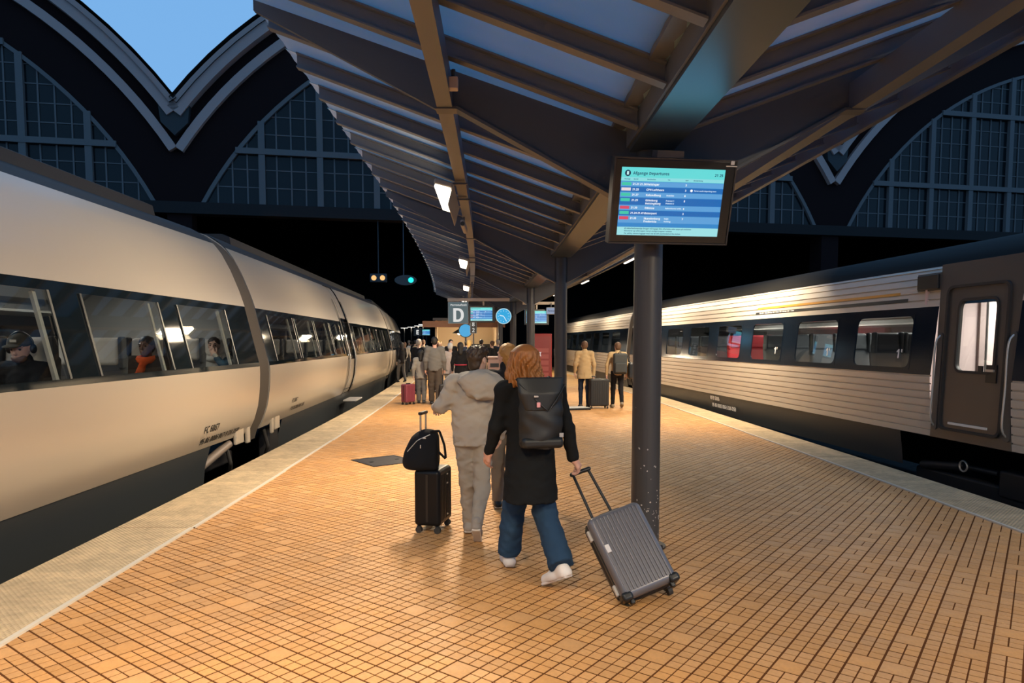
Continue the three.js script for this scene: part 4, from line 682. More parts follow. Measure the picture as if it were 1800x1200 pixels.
// ---------- walkers in the foreground ----------
const coatWoman = person('person', 'person in long black coat and wide blue jeans pulling a ribbed suitcase', [0.15, 0, -5.05], {
  H: 1.68, yaw: 0.55, cell: 0.010, J: { pelvis: [0.02, 0.94, 0], chest: [0.02, 1.24, -0.01], neck: [-0.01, 1.41, -0.01], head: [-0.025, 1.55, -0.03], shL: [-0.165, 1.35, 0], shR: [0.205, 1.345, 0.02], elL: [-0.225, 1.09, 0.02], wrL: [-0.275, 0.905, -0.05], elR: [0.285, 1.08, 0.07], wrR: [0.325, 0.875, 0.08], hipL: [-0.06, 0.88, 0], hipR: [0.10, 0.88, 0], knL: [-0.09, 0.50, -0.13], anL: [-0.135, 0.09, -0.18], knR: [0.125, 0.47, 0.05], anR: [0.225, 0.165, 0.37] },
  toeL: [-0.165, 0.035, -0.36], toeR: [0.125, 0.045, 0.25], skin: SKIN.rosy,
  hands: { L: { n: [0.6, 0, -0.6], curl: 0.6 }, R: { d: [0.22, -0.35, -0.05], n: [0.1, -0.9, -0.3], side: 1, curl: 1.05 } },
  top: { name: 'coat', mat: cloth(0.007, 0.008, 0.009), hem: 0.555, hx: 0.02, hz: 0.03, hemR: 0.20, hemRz: 0.20, waist: 0.165, chest: 0.185, cuff: 0.042, collar: 0.05, wrinkle: 0.006 },
  pants: { name: 'jeans', mat: cloth(0.020, 0.048, 0.095), w0: 0.088, w1: 0.084, w2: 0.088, drop: 0.01, cutTop: 0.575, wrinkle: 0.008 },
  shoeW: 1.12, shoes: mat(0.72, 0.68, 0.66, 0.6), sole: mat(0.66, 0.62, 0.6, 0.7),
  hairMat: mat(0.27, 0.10, 0.02, 0.5), hairCell: 0.0055,
  hair: (F, C, B, k) => {
    const P = (r, u, f) => v3.add(v3.add(v3.add(C, B.r, r * k), B.u, u * k), B.f, f * k), bs = [B.r, B.u, B.f];
    F.ell(P(0, 0.045, -0.015), [0.098 * k, 0.088 * k, 0.108 * k], 0.02, 'u', bs);
    F.sleeve([[C[1] - 0.165, C[0] + 0.005, C[2] + 0.02, 0.115, 0.11], [C[1] - 0.11, C[0] + 0.005, C[2] + 0.015, 0.128, 0.118], [C[1] - 0.03, C[0], C[2] + 0.01, 0.115, 0.112], [C[1] + 0.06, C[0], C[2], 0.085, 0.09]], 0.05);
    F.ell(P(0, -0.06, 0.115), [0.062 * k, 0.12 * k, 0.075 * k], 0.02, 's', bs);
    F.disp = (x, y, z) => { const a = Math.atan2(x - C[0], z - C[2]), w = Math.min(1, Math.max(0, (C[1] + 0.09 - y) / 0.12)); return 1.5 * w * (0.0065 * Math.sin(a * 23 + 6 * Math.sin(y * 18 + a * 2)) + 0.0045 * Math.sin(a * 41 + y * 40) + 0.004 * n3(x * 40, y * 12, z * 40)); };
  },
});
const hoodieBoy = person('person', 'person in pale grey hooded sweatshirt and grey joggers beside an upright black suitcase', [-0.29, 0, -6.05], {
  H: 1.62 * 1.0, yaw: -0.5, pitch: 0.02, cell: 0.010, J: (() => { const q = { pelvis: [0.0, 0.90, 0], chest: [0.01, 1.22, -0.01], neck: [0.03, 1.385, -0.01], head: [0.045, 1.525, -0.035], shL: [-0.155, 1.33, 0], shR: [0.195, 1.32, 0.01], elL: [-0.265, 1.13, 0.02], wrL: [-0.325, 1.105, -0.20], elR: [0.245, 1.09, 0.03], wrR: [0.235, 0.87, -0.10], hipL: [-0.075, 0.86, 0], hipR: [0.08, 0.86, 0], knL: [-0.045, 0.47, -0.05], anL: [-0.045, 0.09, -0.11], knR: [0.085, 0.455, 0.06], anR: [0.045, 0.17, 0.27] }; for (const k in q) q[k] = q[k].map((x) => x * 1.7 / 1.62); return q; })(),
  toeL: [-0.055, 0.035, -0.27], toeR: [0.05, 0.04, 0.16], skin: SKIN.fair, highTop: true,
  hands: { L: { d: [-0.1, -0.15, -1], n: [0.1, -1, 0], curl: 1.0 } },
  top: { name: 'hoodie', mat: cloth(0.37, 0.335, 0.29), hem: 0.80, hx: 0.0, hemR: 0.163, hemRz: 0.13, waist: 0.178, chest: 0.19, cuff: 0.045, puff: 0.008, wrinkle: 0.009 },
  extraTop: (F) => { // hood lying down the back
    F.ell([0.08, 1.31, 0.135], [0.185, 0.115, 0.07], 0.005, 'u', [[0.96, -0.25, 0.1], [0.25, 0.96, 0], [-0.1, 0, 1]]); F.ell([0.05, 1.385, 0.07], [0.135, 0.06, 0.08], 0.03, 'u'); F.cap([-0.05, 1.37, 0.02], [0.16, 1.37, 0.02], 0.055, 0.06, 0.03); F.cap([-0.10, 1.345, 0.10], [0.05, 1.215, 0.185], 0.018, 0.018, 0.012); F.cap([0.05, 1.215, 0.185], [0.22, 1.25, 0.15], 0.018, 0.018, 0.012); F.cap([-0.06, 1.36, -0.03], [-0.02, 1.30, -0.12], 0.035, 0.03, 0.03);
  },
  pants: { name: 'joggers', mat: cloth(0.31, 0.28, 0.24), w0: 0.092, w1: 0.072, w2: 0.05, wrinkle: 0.010 },
  shoes: mat(0.30, 0.26, 0.22, 0.7), sole: mat(0.62, 0.58, 0.52, 0.7),
  hairMat: mat(0.04, 0.022, 0.011, 0.5), hairCell: 0.0055,
  hair: (F, C, B, k) => {
    const P = (r, u, f) => v3.add(v3.add(v3.add(C, B.r, r * k), B.u, u * k), B.f, f * k), bs = [B.r, B.u, B.f];
    F.ell(P(0, 0.028, -0.02), [0.080 * k, 0.078 * k, 0.100 * k], 0.02, 'u', bs); F.ell(P(0, 0.075, 0.0), [0.094 * k, 0.052 * k, 0.112 * k], 0.02, 'u', bs); F.ell(P(0, -0.05, -0.065), [0.058 * k, 0.05 * k, 0.04 * k], 0.03, 'u', bs);
    F.ell(P(0, -0.05, 0.09), [0.075 * k, 0.085 * k, 0.08 * k], 0.015, 's', bs); for (const q of [-1, 1]) F.ell(P(q * 0.085, -0.02, 0.0), [0.026, 0.045, 0.035], 0.012, 's', bs);
    F.disp = (x, y, z) => { const w = Math.min(1, Math.max(0, (y - C[1] - 0.02) / 0.06)); return (0.003 + 0.009 * w) * (n3(x * 55, y * 40, z * 55) + 0.6 * n3(x * 95 + 3, y * 60, z * 95)); };
  },
});
person('person', 'person with golden hair and dark jacket walking beyond the long black coat', [0.0, 0, -6.95], {
  H: 1.64, stride: 0.16, yaw: 0.9, cell: 0.014, J: { head: [0.0, 1.60, -0.02] }, skin: SKIN.rosy, top: { mat: cloth(0.014, 0.014, 0.016), hem: 0.78, collar: 0.06 }, pants: { mat: cloth(0.20, 0.185, 0.16), w1: 0.075, w2: 0.06 }, shoes: M.black, sole: mat(0.6, 0.55, 0.5, 0.7),
  hair: HAIR.long, hairMat: mat(0.40, 0.19, 0.045, 0.5),
});

// ---------- luggage ----------
function wheelsFor(g, w, d, r, y = 0) { for (const x of [-1, 1]) for (const z of [-1, 1]) { const q = new THREE.Group(); q.name = 'castor'; q.position.set(x * w, y, z * d); g.add(q); for (const o of [-0.012, 0.012]) add('wheel', new THREE.CylinderGeometry(r, r, 0.014, 18).rotateZ(Math.PI / 2), M.rubber, q, [o, r, 0]); rbox('fork', 0.03, r * 1.1, r * 1.3, 0.008, M.black, q, [0, r * 1.75, 0]); } }
function uprightCase(label, pos, turn, w, h, d, m, handleTop, o = {}) {
  const g = thing('suitcase', label, 'suitcase', pos, turn, o.group), r = 0.028, y0 = 0.065;
  const shell = rbox('shell', w, h - y0, d, 0.035, m, g, [0, y0 + (h - y0) / 2, 0], null, null, 4);
  for (let i = -3; i <= 3; i++) rbox('rib', 0.006, h - y0 - 0.09, 0.006, 0.002, m, shell, [i * w / 8.5, 0, d / 2 + 0.001]);
  box('zip_band', w + 0.004, h - y0 - 0.08, 0.02, o.band ?? M.black, g, [0, y0 + (h - y0) / 2, 0]);
  wheelsFor(g, w / 2 - 0.035, d / 2 - 0.035, r);
  rbox('side_grip', 0.02, 0.16, 0.03, 0.009, M.black, g, [w / 2 + 0.012, y0 + h * 0.45, 0]);
  rbox('top_grip', 0.14, 0.02, 0.03, 0.009, M.black, g, [0, h + 0.014, 0]);
  for (const [x, y] of o.latches ?? []) rbox('latch', 0.028, 0.012, 0.012, 0.003, T.rail, g, [x, y, d / 2 + 0.004]);
  if (handleTop) { const hx = o.hx ?? 0, hw = o.hw ?? 0.09; for (const q of [-1, 1]) add('handle_rod', rodGeo([hx + q * hw, h - 0.02, -d / 2 + 0.03], [hx + q * hw, handleTop, -d / 2 + 0.03], 0.009), o.rod ?? M.chrome, g); rbox('handle', 2 * hw + 0.04, 0.03, 0.035, 0.012, M.black, g, [hx, handleTop, -d / 2 + 0.03]); }
  return g;
}
uprightCase('upright black hard suitcase with a bag on top beside grey joggers', [-0.655, 0.001, -6.30], 1.35, 0.36, 0.56, 0.24, mat(0.006, 0.007, 0.009, 0.35, { specularIntensity: 0.5 }), 1.045, { hw: 0.07, latches: [[0.02, 0.50], [0.02, 0.42], [0.02, 0.14]] });
{
  const g = thing('duffel_bag', 'black dome shaped bag strapped on the upright black suitcase', 'bag', [-0.715, 0.60, -6.26]), m = cloth(0.008, 0.009, 0.012), F = new Field();
  F.ell([0.02, 0.06, 0], [0.20, 0.25, 0.15], 0.04); F.ell([-0.04, 0.02, 0], [0.16, 0.14, 0.15], 0.06); F.push((x, y) => y + 0.045, [0, 0, 0], [9, 9, 9], 0.04, 's'); F.push((x) => 0.115 - x, [0, 0, 0], [9, 9, 9], 0.03, 's'); F.disp = (x, y, z) => 0.004 * n3(x * 20, y * 20, z * 20);
  add('body', F.mesh(0.009), m, g);
  add('strap', tubeGeo([[0.05, 0.29, 0.06], [0.13, 0.30, 0.09], [0.175, 0.18, 0.11], [0.185, 0.06, 0.10], [0.12, 0.12, 0.09]], 0.011, 8, 40), m, g);
  add('zip', tubeGeo([[-0.15, 0.12, 0.09], [-0.06, 0.22, 0.10], [0.05, 0.27, 0.09]], 0.004), T.rail, g); rbox('buckle', 0.03, 0.012, 0.012, 0.003, T.rail, g, [0.0, 0.24, 0.105]); rbox('zip_pull', 0.008, 0.03, 0.006, 0.002, T.rail, g, [-0.03, 0.17, 0.135]);
}
{ // ribbed hard case towed on two wheels, tipped back
  const g = thing('suitcase', 'tilted ribbed graphite suitcase towed by the person in the black coat', 'suitcase', [0.925, 0.05, -4.50]);
  const up = v3.nrm([-0.36, 0.74, -0.50]), rt0 = [0.93, 0.18, -0.15], n0 = v3.nrm(v3.cross(v3.nrm(rt0), up)), rt = v3.nrm(v3.cross(up, n0)); // n0 points to the viewer's side
  const q = new THREE.Matrix4().makeBasis(V(...rt), V(...up), V(...n0)); g.quaternion.setFromRotationMatrix(q);
  const w = 0.39, h = 0.58, d = 0.24, m = mat(0.16, 0.16, 0.18, 0.32, { metalness: 0.35 }), dk = mat(0.02, 0.02, 0.022, 0.4);
  rbox('front_shell', w, h, d * 0.42, 0.045, m, g, [0, h / 2, d * 0.27], null, null, 5); rbox('back_shell', w, h, d * 0.42, 0.045, dk, g, [0, h / 2, -d * 0.25], null, null, 5);
  box('frame_band', w - 0.004, h - 0.04, d * 0.14, M.black, g, [0, h / 2, 0.002]);
  for (let i = -6; i <= 6; i++) rbox('rib', 0.014, h - 0.07, 0.009, 0.004, m, g, [i * 0.0262, h / 2 + 0.005, d * 0.48 + 0.002]);
  for (const x of [-1, 1]) { const c = rbox('corner_guard', 0.075, 0.06, d * 0.5, 0.022, M.black, g, [x * (w / 2 - 0.028), 0.02, d * 0.26]); }
  for (const [y, k] of [[0.48, 0.05], [0.09, 0.05]]) rbox('latch', 0.02, 0.075, 0.035, 0.006, mat(0.6, 0.56, 0.5, 0.4), g, [-w / 2 - 0.006, y, d * 0.10]);
  rbox('badge', 0.03, 0.055, 0.006, 0.004, mat(0.62, 0.6, 0.6, 0.4), g, [-0.15, 0.34, d * 0.485 + 0.008]);
  for (const x of [-1, 1]) { add('wheel', new THREE.CylinderGeometry(0.032, 0.032, 0.03, 22).rotateZ(Math.PI / 2), M.rubber, g, [x * (w / 2 - 0.03), -0.012, -d / 2 + 0.02]); rbox('wheel_housing', 0.06, 0.07, 0.07, 0.015, M.black, g, [x * (w / 2 - 0.03), 0.025, -d / 2 + 0.03]); rbox('foot', 0.03, 0.035, 0.04, 0.008, M.black, g, [x * (w / 2 - 0.05), -0.015, d * 0.3]); }
  for (const x of [-1, 1]) add('handle_rod', rodGeo([x * 0.075 - 0.02, h - 0.02, -d / 2 + 0.02], [x * 0.06 - 0.02, h + 0.40, -d / 2 + 0.01], 0.010), M.black, g);
  rbox('handle', 0.165, 0.03, 0.032, 0.013, M.black, g, [-0.02, h + 0.405, -d / 2 + 0.01]); rbox('top_grip', 0.15, 0.025, 0.03, 0.01, M.black, g, [0.0, h + 0.012, 0]);
}
{ // roll-top backpack
  const g = thing('backpack', 'black roll top backpack on the long black coat', 'backpack', [0.235, 1.19, -4.86], 0.22), m = mat(0.009, 0.010, 0.011, 0.5), F = new Field();
  F.sleeve([[-0.24, 0, 0, 0.14, 0.075], [-0.20, 0, 0, 0.15, 0.085], [0.0, 0, 0, 0.155, 0.085], [0.14, 0, -0.005, 0.155, 0.07], [0.235, 0, -0.02, 0.165, 0.03]], 0.03); F.disp = (x, y, z) => 0.006 * n3(x * 14, y * 18, z * 14);
  add('body', F.mesh(0.009), m, g);
  const fl = new Field(); fl.sleeve([[0.02, -0.02, 0.05, 0.10, 0.035], [0.14, -0.01, 0.035, 0.155, 0.045], [0.245, 0, -0.01, 0.17, 0.035]], 0.02); add('flap', fl.mesh(0.009), m, g);
  rbox('base_panel', 0.29, 0.075, 0.15, 0.03, m, g, [0, -0.2, 0.015]);
  add('seam', tubeGeo([[-0.16, 0.21, 0.03], [-0.05, 0.09, 0.088], [0.03, 0.02, 0.095], [0.09, 0.10, 0.085], [0.165, 0.20, 0.035]], 0.004), M.black, g);
  rbox('hook', 0.03, 0.012, 0.012, 0.003, T.rail, g, [-0.055, 0.12, 0.088]); rbox('tag', 0.025, 0.035, 0.008, 0.004, mat(0.75, 0.35, 0.38, 0.6), g, [-0.04, 0.065, 0.096]); rbox('side_tag', 0.03, 0.03, 0.006, 0.003, mat(0.35, 0.35, 0.36, 0.6), g, [0.125, -0.145, 0.085]);
  for (const q of [-1, 1]) add('shoulder_strap', tubeGeo([[q * 0.09, 0.20, -0.05], [q * 0.10, 0.235, -0.16], [q * 0.12, 0.12, -0.32], [q * 0.13, -0.1, -0.25]], 0.016), m, g);
}

// ---------- departure board and signs ----------
function departures(c, W, H, fine) {
  const R = (x, y, w, h, f) => { c.fillStyle = f; c.fillRect(x * W, y * H, w * W, h * H); }, X = (t, x, y, s, f, wt = 'bold') => { c.fillStyle = f; c.font = wt + ' ' + Math.round(s * H) + 'px sans-serif'; c.textBaseline = 'middle'; c.fillText(t, x * W, y * H); };
  R(0, 0, 1, 1, '#2b86c9'); R(0, 0, 1, 0.20, '#63d9d8'); R(0, 0.145, 1, 0.05, '#8adbe0');
  c.fillStyle = '#0d3550'; c.beginPath(); c.arc(0.06 * W, 0.085 * H, 0.045 * H, 0, 7); c.fill(); c.fillStyle = '#bfeef0'; c.fillRect(0.050 * W, 0.06 * H, 0.02 * W, 0.05 * H);
  X('Afgange Departures', 0.11, 0.085, 0.058, '#0d3a5a'); X('21 25', 0.90, 0.085, 0.055, '#0d3a5a');
  [['Planlagt', 0.03], ['Ny tid', 0.12], ['Destination', 0.25], ['Via', 0.45], ['Spor', 0.62], ['Bemærkning', 0.70]].forEach(([t, x]) => X(t, x, 0.17, 0.024, '#124a6a'));
  const rows = [['#3cc6a8', '21.21 21.30', 'Helsingør', '', '3', ''], ['#e8d9dc', '21.25', 'CPH Lufthavn', '', '3', 'Turen saath departing soon'], ['#3cc6a8', '21.27', 'Kalundborg', 'Roskilde', '6', ''], ['#3cc6a8', '21.29', 'Göteborg|Helsingborg', 'Prøvest 1|Prøvest 2', '8', ''], ['#d84a68', '21.30', 'Odense', 'Københavns lufth.', '4', ''], ['#3cc6a8', '21.24 21.41', 'Østerport', '', '3', ''], ['#d84a68', '21.35', 'Skanderborg|Fredericia', 'Vejle|Kolding', '7', '']];
  let y = 0.205; rows.forEach((r, i) => { const two = r[2].includes('|'), h = two ? 0.112 : 0.078; R(0, y, 1, h - 0.006, i % 2 ? '#1468b4' : '#5a9fd8'); R(0.01, y + 0.012, 0.09, 0.045, r[0]); X(r[1], 0.115, y + 0.037, 0.04, '#fff'); r[2].split('|').forEach((t, j) => X(t, 0.25, y + 0.037 + j * 0.045, 0.042, '#fff')); r[3].split('|').forEach((t, j) => X(t, 0.45, y + 0.037 + j * 0.04, 0.03, '#e6f4ff')); X(r[4], 0.625, y + 0.037, 0.042, '#fff'); if (r[5]) { c.fillStyle = '#fff'; c.beginPath(); c.arc(0.69 * W, (y + 0.036) * H, 0.02 * H, 0, 7); c.fill(); X(r[5], 0.715, y + 0.037, 0.027, '#eaf6ff'); } y += h; });
  R(0, 0.875, 1, 0.125, '#9adfe4'); ['Af sikkerhedsmæssige årsager må bagage ikke efterlades uden opsyn på stationen', 'Elevatorer og rulletrapper: benyt venligst trappen i midten', 'For safety reasons luggage must not be left unattended at the station'].forEach((t, i) => X(t, 0.07, 0.898 + i * 0.037, 0.026, '#124a6a'));
}
function screenBox(name, label, pos, w, h, rot, power, group) {
  const g = thing(name, label, 'screen', pos, 0, group); g.rotation.set(rot[0], rot[1], 0, 'YXZ');
  rbox('housing', w, h, 0.09, 0.012, mat(0.012, 0.014, 0.017, 0.3), g, [0, 0, 0]); for (const [x, y, a, b] of [[0, h / 2, w + 0.01, 0.012], [0, -h / 2, w + 0.01, 0.012], [-w / 2, 0, 0.012, h], [w / 2, 0, 0.012, h]]) box('bezel', a, b, 0.1, mat(0.035, 0.036, 0.04, 0.4), g, [x, y, 0]);
  const tex = canvasTex(1024, 640, (c, W, H) => departures(c, W, H)), m = new THREE.MeshStandardMaterial({ color: 0x050505, emissive: 0xffffff, emissiveMap: tex, emissiveIntensity: power, roughness: 0.3 });
  const sw = w * 0.855, sh = h * 0.80; add('screen', new THREE.PlaneGeometry(sw, sh), m, g, [-w * 0.015, -h * 0.005, 0.0475], null, 'lit blue timetable screen');
  const l = new THREE.RectAreaLight(col(0.16, 0.55, 0.85), 1.1 * power, sw, sh); l.position.set(-w * 0.015, -h * 0.005, 0.056); l.rotation.y = Math.PI; g.add(l);
  return g;
}
{
  const g = screenBox('departure_board', 'large departure board on the column behind the ribbed suitcase', [1.225, 2.72, -5.38], 0.915, 0.605, [0.28, 0.12], 1.0);
  rbox('emblem', 0.028, 0.028, 0.006, 0.01, mat(0.7, 0.7, 0.7, 0.5), g, [0.425, 0.29, 0.048]); rbox('emblem_bar', 0.085, 0.008, 0.006, 0.002, mat(0.7, 0.7, 0.7, 0.5), g, [0.42, 0.265, 0.048]);
  rbox('mount', 0.16, 0.3, 0.16, 0.02, M.steel, g, [-0.1, 0.0, -0.12]); box('top_bracket', 0.2, 0.05, 0.12, M.steel, g, [-0.05, 0.335, -0.02]);
}
function signBoard(name, label, pos, w, h, draw, k, turn = 0, cat = 'sign') {
  const g = thing(name, label, cat, pos, turn); rbox('frame', w + 0.03, h + 0.03, 0.1, 0.01, mat(0.35, 0.36, 0.37, 0.4), g, [0, 0, 0]);
  const t = canvasTex(512, Math.round(512 * h / w), draw), m = new THREE.MeshStandardMaterial({ color: 0x222222, map: t, emissive: 0xffffff, emissiveMap: t, emissiveIntensity: k, roughness: 0.4 });
  add('face', new THREE.PlaneGeometry(w, h), m, g, [0, 0, 0.052]); add('face', new THREE.PlaneGeometry(w, h), m, g, [0, 0, -0.052], [0, Math.PI, 0]); return g;
}
const letter = (L, top) => (c, W, H) => { c.fillStyle = '#54696f'; c.fillRect(0, 0, W, H); c.fillStyle = '#f4f4f2'; c.textAlign = 'center'; c.textBaseline = 'middle'; c.font = 'bold ' + Math.round(H * 0.13) + 'px sans-serif'; if (top) c.fillText(top, W * 0.52, H * 0.13); c.font = 'bold ' + Math.round(H * 0.92) + 'px sans-serif'; c.fillText(L, W * 0.5, H * (top ? 0.62 : 0.54)); };
{
  const S = 22, y = 2.96, hang = (name, label, x0, x1, s, drops) => { const g = thing(name, label, 'sign bar', [0, 0, -s]); box('bar', x1 - x0, 0.09, 0.1, mat(0.50, 0.44, 0.36, 0.5), g, [(x0 + x1) / 2, y, 0]); for (const x of drops) box('hanger', 0.05, 0.56, 0.05, M.steelPale, g, [x, y + 0.3, 0]); return g; };
  hang('sign_bar', 'pale bar carrying the D sign and its screen', -1.80, 0.10, S, [-1.05]);
  const d = signBoard('platform_sign', 'slate sign with a white letter D hanging under the canopy', [-1.475, 2.56, -S], 0.60, 0.64, letter('D', 'Perronafsnit'), 0.75); for (const x of [-0.2, 0.2]) box('hanger', 0.03, 0.03, 0.03, M.steel, d, [x, 0.336, 0]);
  const q = screenBox('timetable_screen', 'hanging timetable screen beside the D sign', [-0.75, 2.52, -S], 0.78, 0.50, [0, 0], 1.0); box('hanger', 0.05, 0.12, 0.05, mat(0.50, 0.44, 0.36, 0.5), q, [0.05, 0.325, 0]);
  hang('sign_bar', 'pale bar carrying the screen near the red machine', 0.55, 1.75, 24, [0.9]);
  const q2 = screenBox('timetable_screen', 'hanging timetable screen above the red machine', [1.02, 2.50, -24], 0.80, 0.50, [0, 0.1], 1.0); box('hanger', 0.05, 0.2, 0.05, mat(0.50, 0.44, 0.36, 0.5), q2, [0, 0.30, 0]);
  const bs = signBoard('direction_sign', 'small pale blue direction sign by the second column', [1.50, 2.70, -23.9], 0.30, 0.2, (c, W, H) => { c.fillStyle = '#9fb4d8'; c.fillRect(0, 0, W, H); c.fillStyle = '#23406e'; c.font = 'bold ' + H * 0.5 + 'px sans-serif'; c.textBaseline = 'middle'; c.fillText('Perron', W * 0.1, H * 0.5, W * 0.8); }, 0.6); box('hanger', 0.03, 0.16, 0.03, M.steel, bs, [0, 0.185, 0]);
}
{ // round clock on the fourth column
  const g = thing('station_clock', 'round blue lit station clock on an arm from a column', 'clock', [-0.10, 2.62, -26.7]);
  const f = canvasTex(512, 512, (c, W) => { c.fillStyle = '#2fa6dd'; c.fillRect(0, 0, W, W); c.translate(256, 256); c.strokeStyle = '#e8fbff'; for (let i = 0; i < 12; i++) { c.lineWidth = i % 3 ? 9 : 16; c.beginPath(); c.moveTo(0, -205); c.lineTo(0, -170); c.stroke(); c.rotate(Math.PI / 6); } });
  add('case', new THREE.CylinderGeometry(0.29, 0.29, 0.14, 40).rotateX(Math.PI / 2), M.black, g); const fm = new THREE.MeshStandardMaterial({ color: 0x111111, emissive: 0xffffff, emissiveMap: f, emissiveIntensity: 1.0, roughness: 0.4 });
  add('dial', new THREE.CircleGeometry(0.268, 40), fm, g, [0, 0, 0.072]); add('rim', new THREE.TorusGeometry(0.277, 0.016, 10, 40), glow(0.55, 0.85, 0.95, 0.8), g, [0, 0, 0.07]);
  const hand = glow(0.95, 1, 1, 1.0); for (const [a, l, w] of [[-(21.42 / 12) * 2 * Math.PI, 0.15, 0.026], [-(25 / 60) * 2 * Math.PI, 0.22, 0.018]]) box('hand', w, l, 0.006, hand, g, [-Math.sin(a) * l / 2, Math.cos(a) * l / 2, 0.08], [0, 0, a]);
  box('arm', 0.4, 0.05, 0.05, M.steel, g, [0.25, 0.0, -0.2]); box('arm_link', 0.05, 0.05, 0.22, M.steel, g, [0.07, 0, -0.15]);
  const l = new THREE.RectAreaLight(col(0.2, 0.6, 0.9), 1.0, 0.5, 0.5); l.position.set(0, 0, 0.1); l.rotation.y = Math.PI; g.add(l);
}
{ // red machine, bin, striped board
  const g = thing('vending_machine', 'tall red lit vending machine between columns', 'vending machine', [1.18, 0, -24.6]);
  rbox('cabinet', 0.75, 1.95, 0.7, 0.03, mat(0.22, 0.02, 0.02, 0.4), g, [0, 0.975, 0]); const t = canvasTex(256, 640, (c, W, H) => { c.fillStyle = '#8f2a22'; c.fillRect(0, 0, W, H); c.fillStyle = '#a8473a'; for (let i = 0; i < 5; i++) c.fillRect(W * 0.1, H * (0.25 + 0.13 * i), W * 0.8, H * 0.09); c.fillStyle = '#f3e2dc'; c.font = 'bold 80px sans-serif'; c.fillText('SII', W * 0.12, H * 0.42); });
  add('front', new THREE.PlaneGeometry(0.66, 1.6), new THREE.MeshStandardMaterial({ color: 0x222222, emissive: 0xffffff, emissiveMap: t, emissiveIntensity: 0.7, roughness: 0.3 }), g, [0, 1.05, 0.352], null, 'red lit front'); rbox('tray', 0.5, 0.14, 0.05, 0.01, M.black, g, [0, 0.2, 0.35]);
  const b = thing('litter_bin', 'tall pinkish brown litter bin beyond the hooded sweatshirt', 'litter bin', [-0.27, 0, -16.4]); rbox('body', 0.30, 1.25, 0.3, 0.02, mat(0.26, 0.17, 0.15, 0.5), b, [0, 0.665, 0]); rbox('lid', 0.32, 0.05, 0.32, 0.015, mat(0.3, 0.22, 0.2, 0.4), b, [0, 1.315, 0]); rbox('slot', 0.2, 0.09, 0.02, 0.008, M.black, b, [0, 1.14, 0.145]); rbox('plinth', 0.26, 0.04, 0.26, 0.01, M.black, b, [0, 0.02, 0]);
  const r = thing('striped_board', 'black board with white stripes lying beside the second column', 'ramp board', [1.72, 0, -17.6], 0.3); rbox('board', 0.62, 0.05, 0.5, 0.01, M.black, r, [0, 0.025, 0]); for (let i = 0; i < 4; i++) box('stripe', 0.6, 0.004, 0.05, mat(0.75, 0.73, 0.7, 0.6), r, [0, 0.052, -0.18 + 0.12 * i]);
}
{ // kiosk far along the platform
  const g = thing('kiosk', 'lit beige kiosk with brown fascia far along the platform', 'kiosk', [-2.05, 0, -36.5], 0.08), w = mat(0.52, 0.40, 0.26, 0.7), br = mat(0.25, 0.11, 0.05, 0.6);
  box('back_wall', 3.0, 2.7, 0.1, w, g, [0, 1.35, -1.6]); for (const x of [-1.5, 1.5]) box('side_wall', 0.1, 2.7, 3.0, w, g, [x, 1.35, -0.1]); box('roof', 3.3, 0.12, 3.6, mat(0.06, 0.06, 0.06, 0.7), g, [0, 2.76, 0]); box('counter', 2.9, 1.0, 0.5, mat(0.35, 0.28, 0.2, 0.6), g, [0, 0.5, 1.1]); box('fascia', 4.0, 0.3, 0.12, br, g, [-0.15, 2.52, 1.75]); box('back_shelf', 1.4, 0.5, 0.2, M.black, g, [0.8, 1.3, -1.4]);
  const l = thing('pendant_lamp', 'white pendant lamp hanging in the beige kiosk', 'lamp', [-2.35, 2.08, -35.6]); add('shade', new THREE.LatheGeometry([[0.03, 0.22], [0.06, 0.2], [0.2, 0.12], [0.34, 0.02], [0.33, 0.0]].map((p) => new THREE.Vector2(...p)), 28), mat(0.03, 0.03, 0.03, 0.5), l); add('bulb', new THREE.SphereGeometry(0.1, 16, 12), glow(1, 0.9, 0.75, 4), l, [0, 0.03, 0]); add('cord', rodGeo([0, 0.2, 0], [0, 0.63, 0], 0.008), M.black, l);
  const pl = new THREE.PointLight(WARM, 14); pl.position.set(0, -0.12, 0.0); pl.shadow.radius = 4; pl.castShadow = true; l.add(pl);
  const c2 = thing('station_clock', 'round blue lit clock on a post in front of the kiosk', 'clock', [-1.95, 0, -34.2]); add('post', rodGeo([0, 0, -0.06], [0, 2.1, -0.06], 0.04), M.steel, c2); add('case', new THREE.CylinderGeometry(0.34, 0.34, 0.12, 32).rotateX(Math.PI / 2), M.black, c2, [0, 2.2, 0]); add('dial', new THREE.CircleGeometry(0.3, 32), glow(0.05, 0.4, 0.75, 0.9), c2, [0, 2.2, 0.063]);
  const n2 = signBoard('track_number_sign', 'dark sign with white track numbers 8 and 2 by the kiosk', [-1.52, 2.34, -33], 0.28, 0.56, (c, W, H) => { c.fillStyle = '#1a1c1e'; c.fillRect(0, 0, W, H); c.fillStyle = '#eee'; c.textAlign = 'center'; c.textBaseline = 'middle'; c.font = 'bold 460px sans-serif'; c.fillText('8', W / 2, H * 0.27); c.fillText('2', W / 2, H * 0.75); }, 0.6); add('post', rodGeo([0, -2.34, -0.1], [0, 0.2, -0.1], 0.03), M.steel, n2);
}
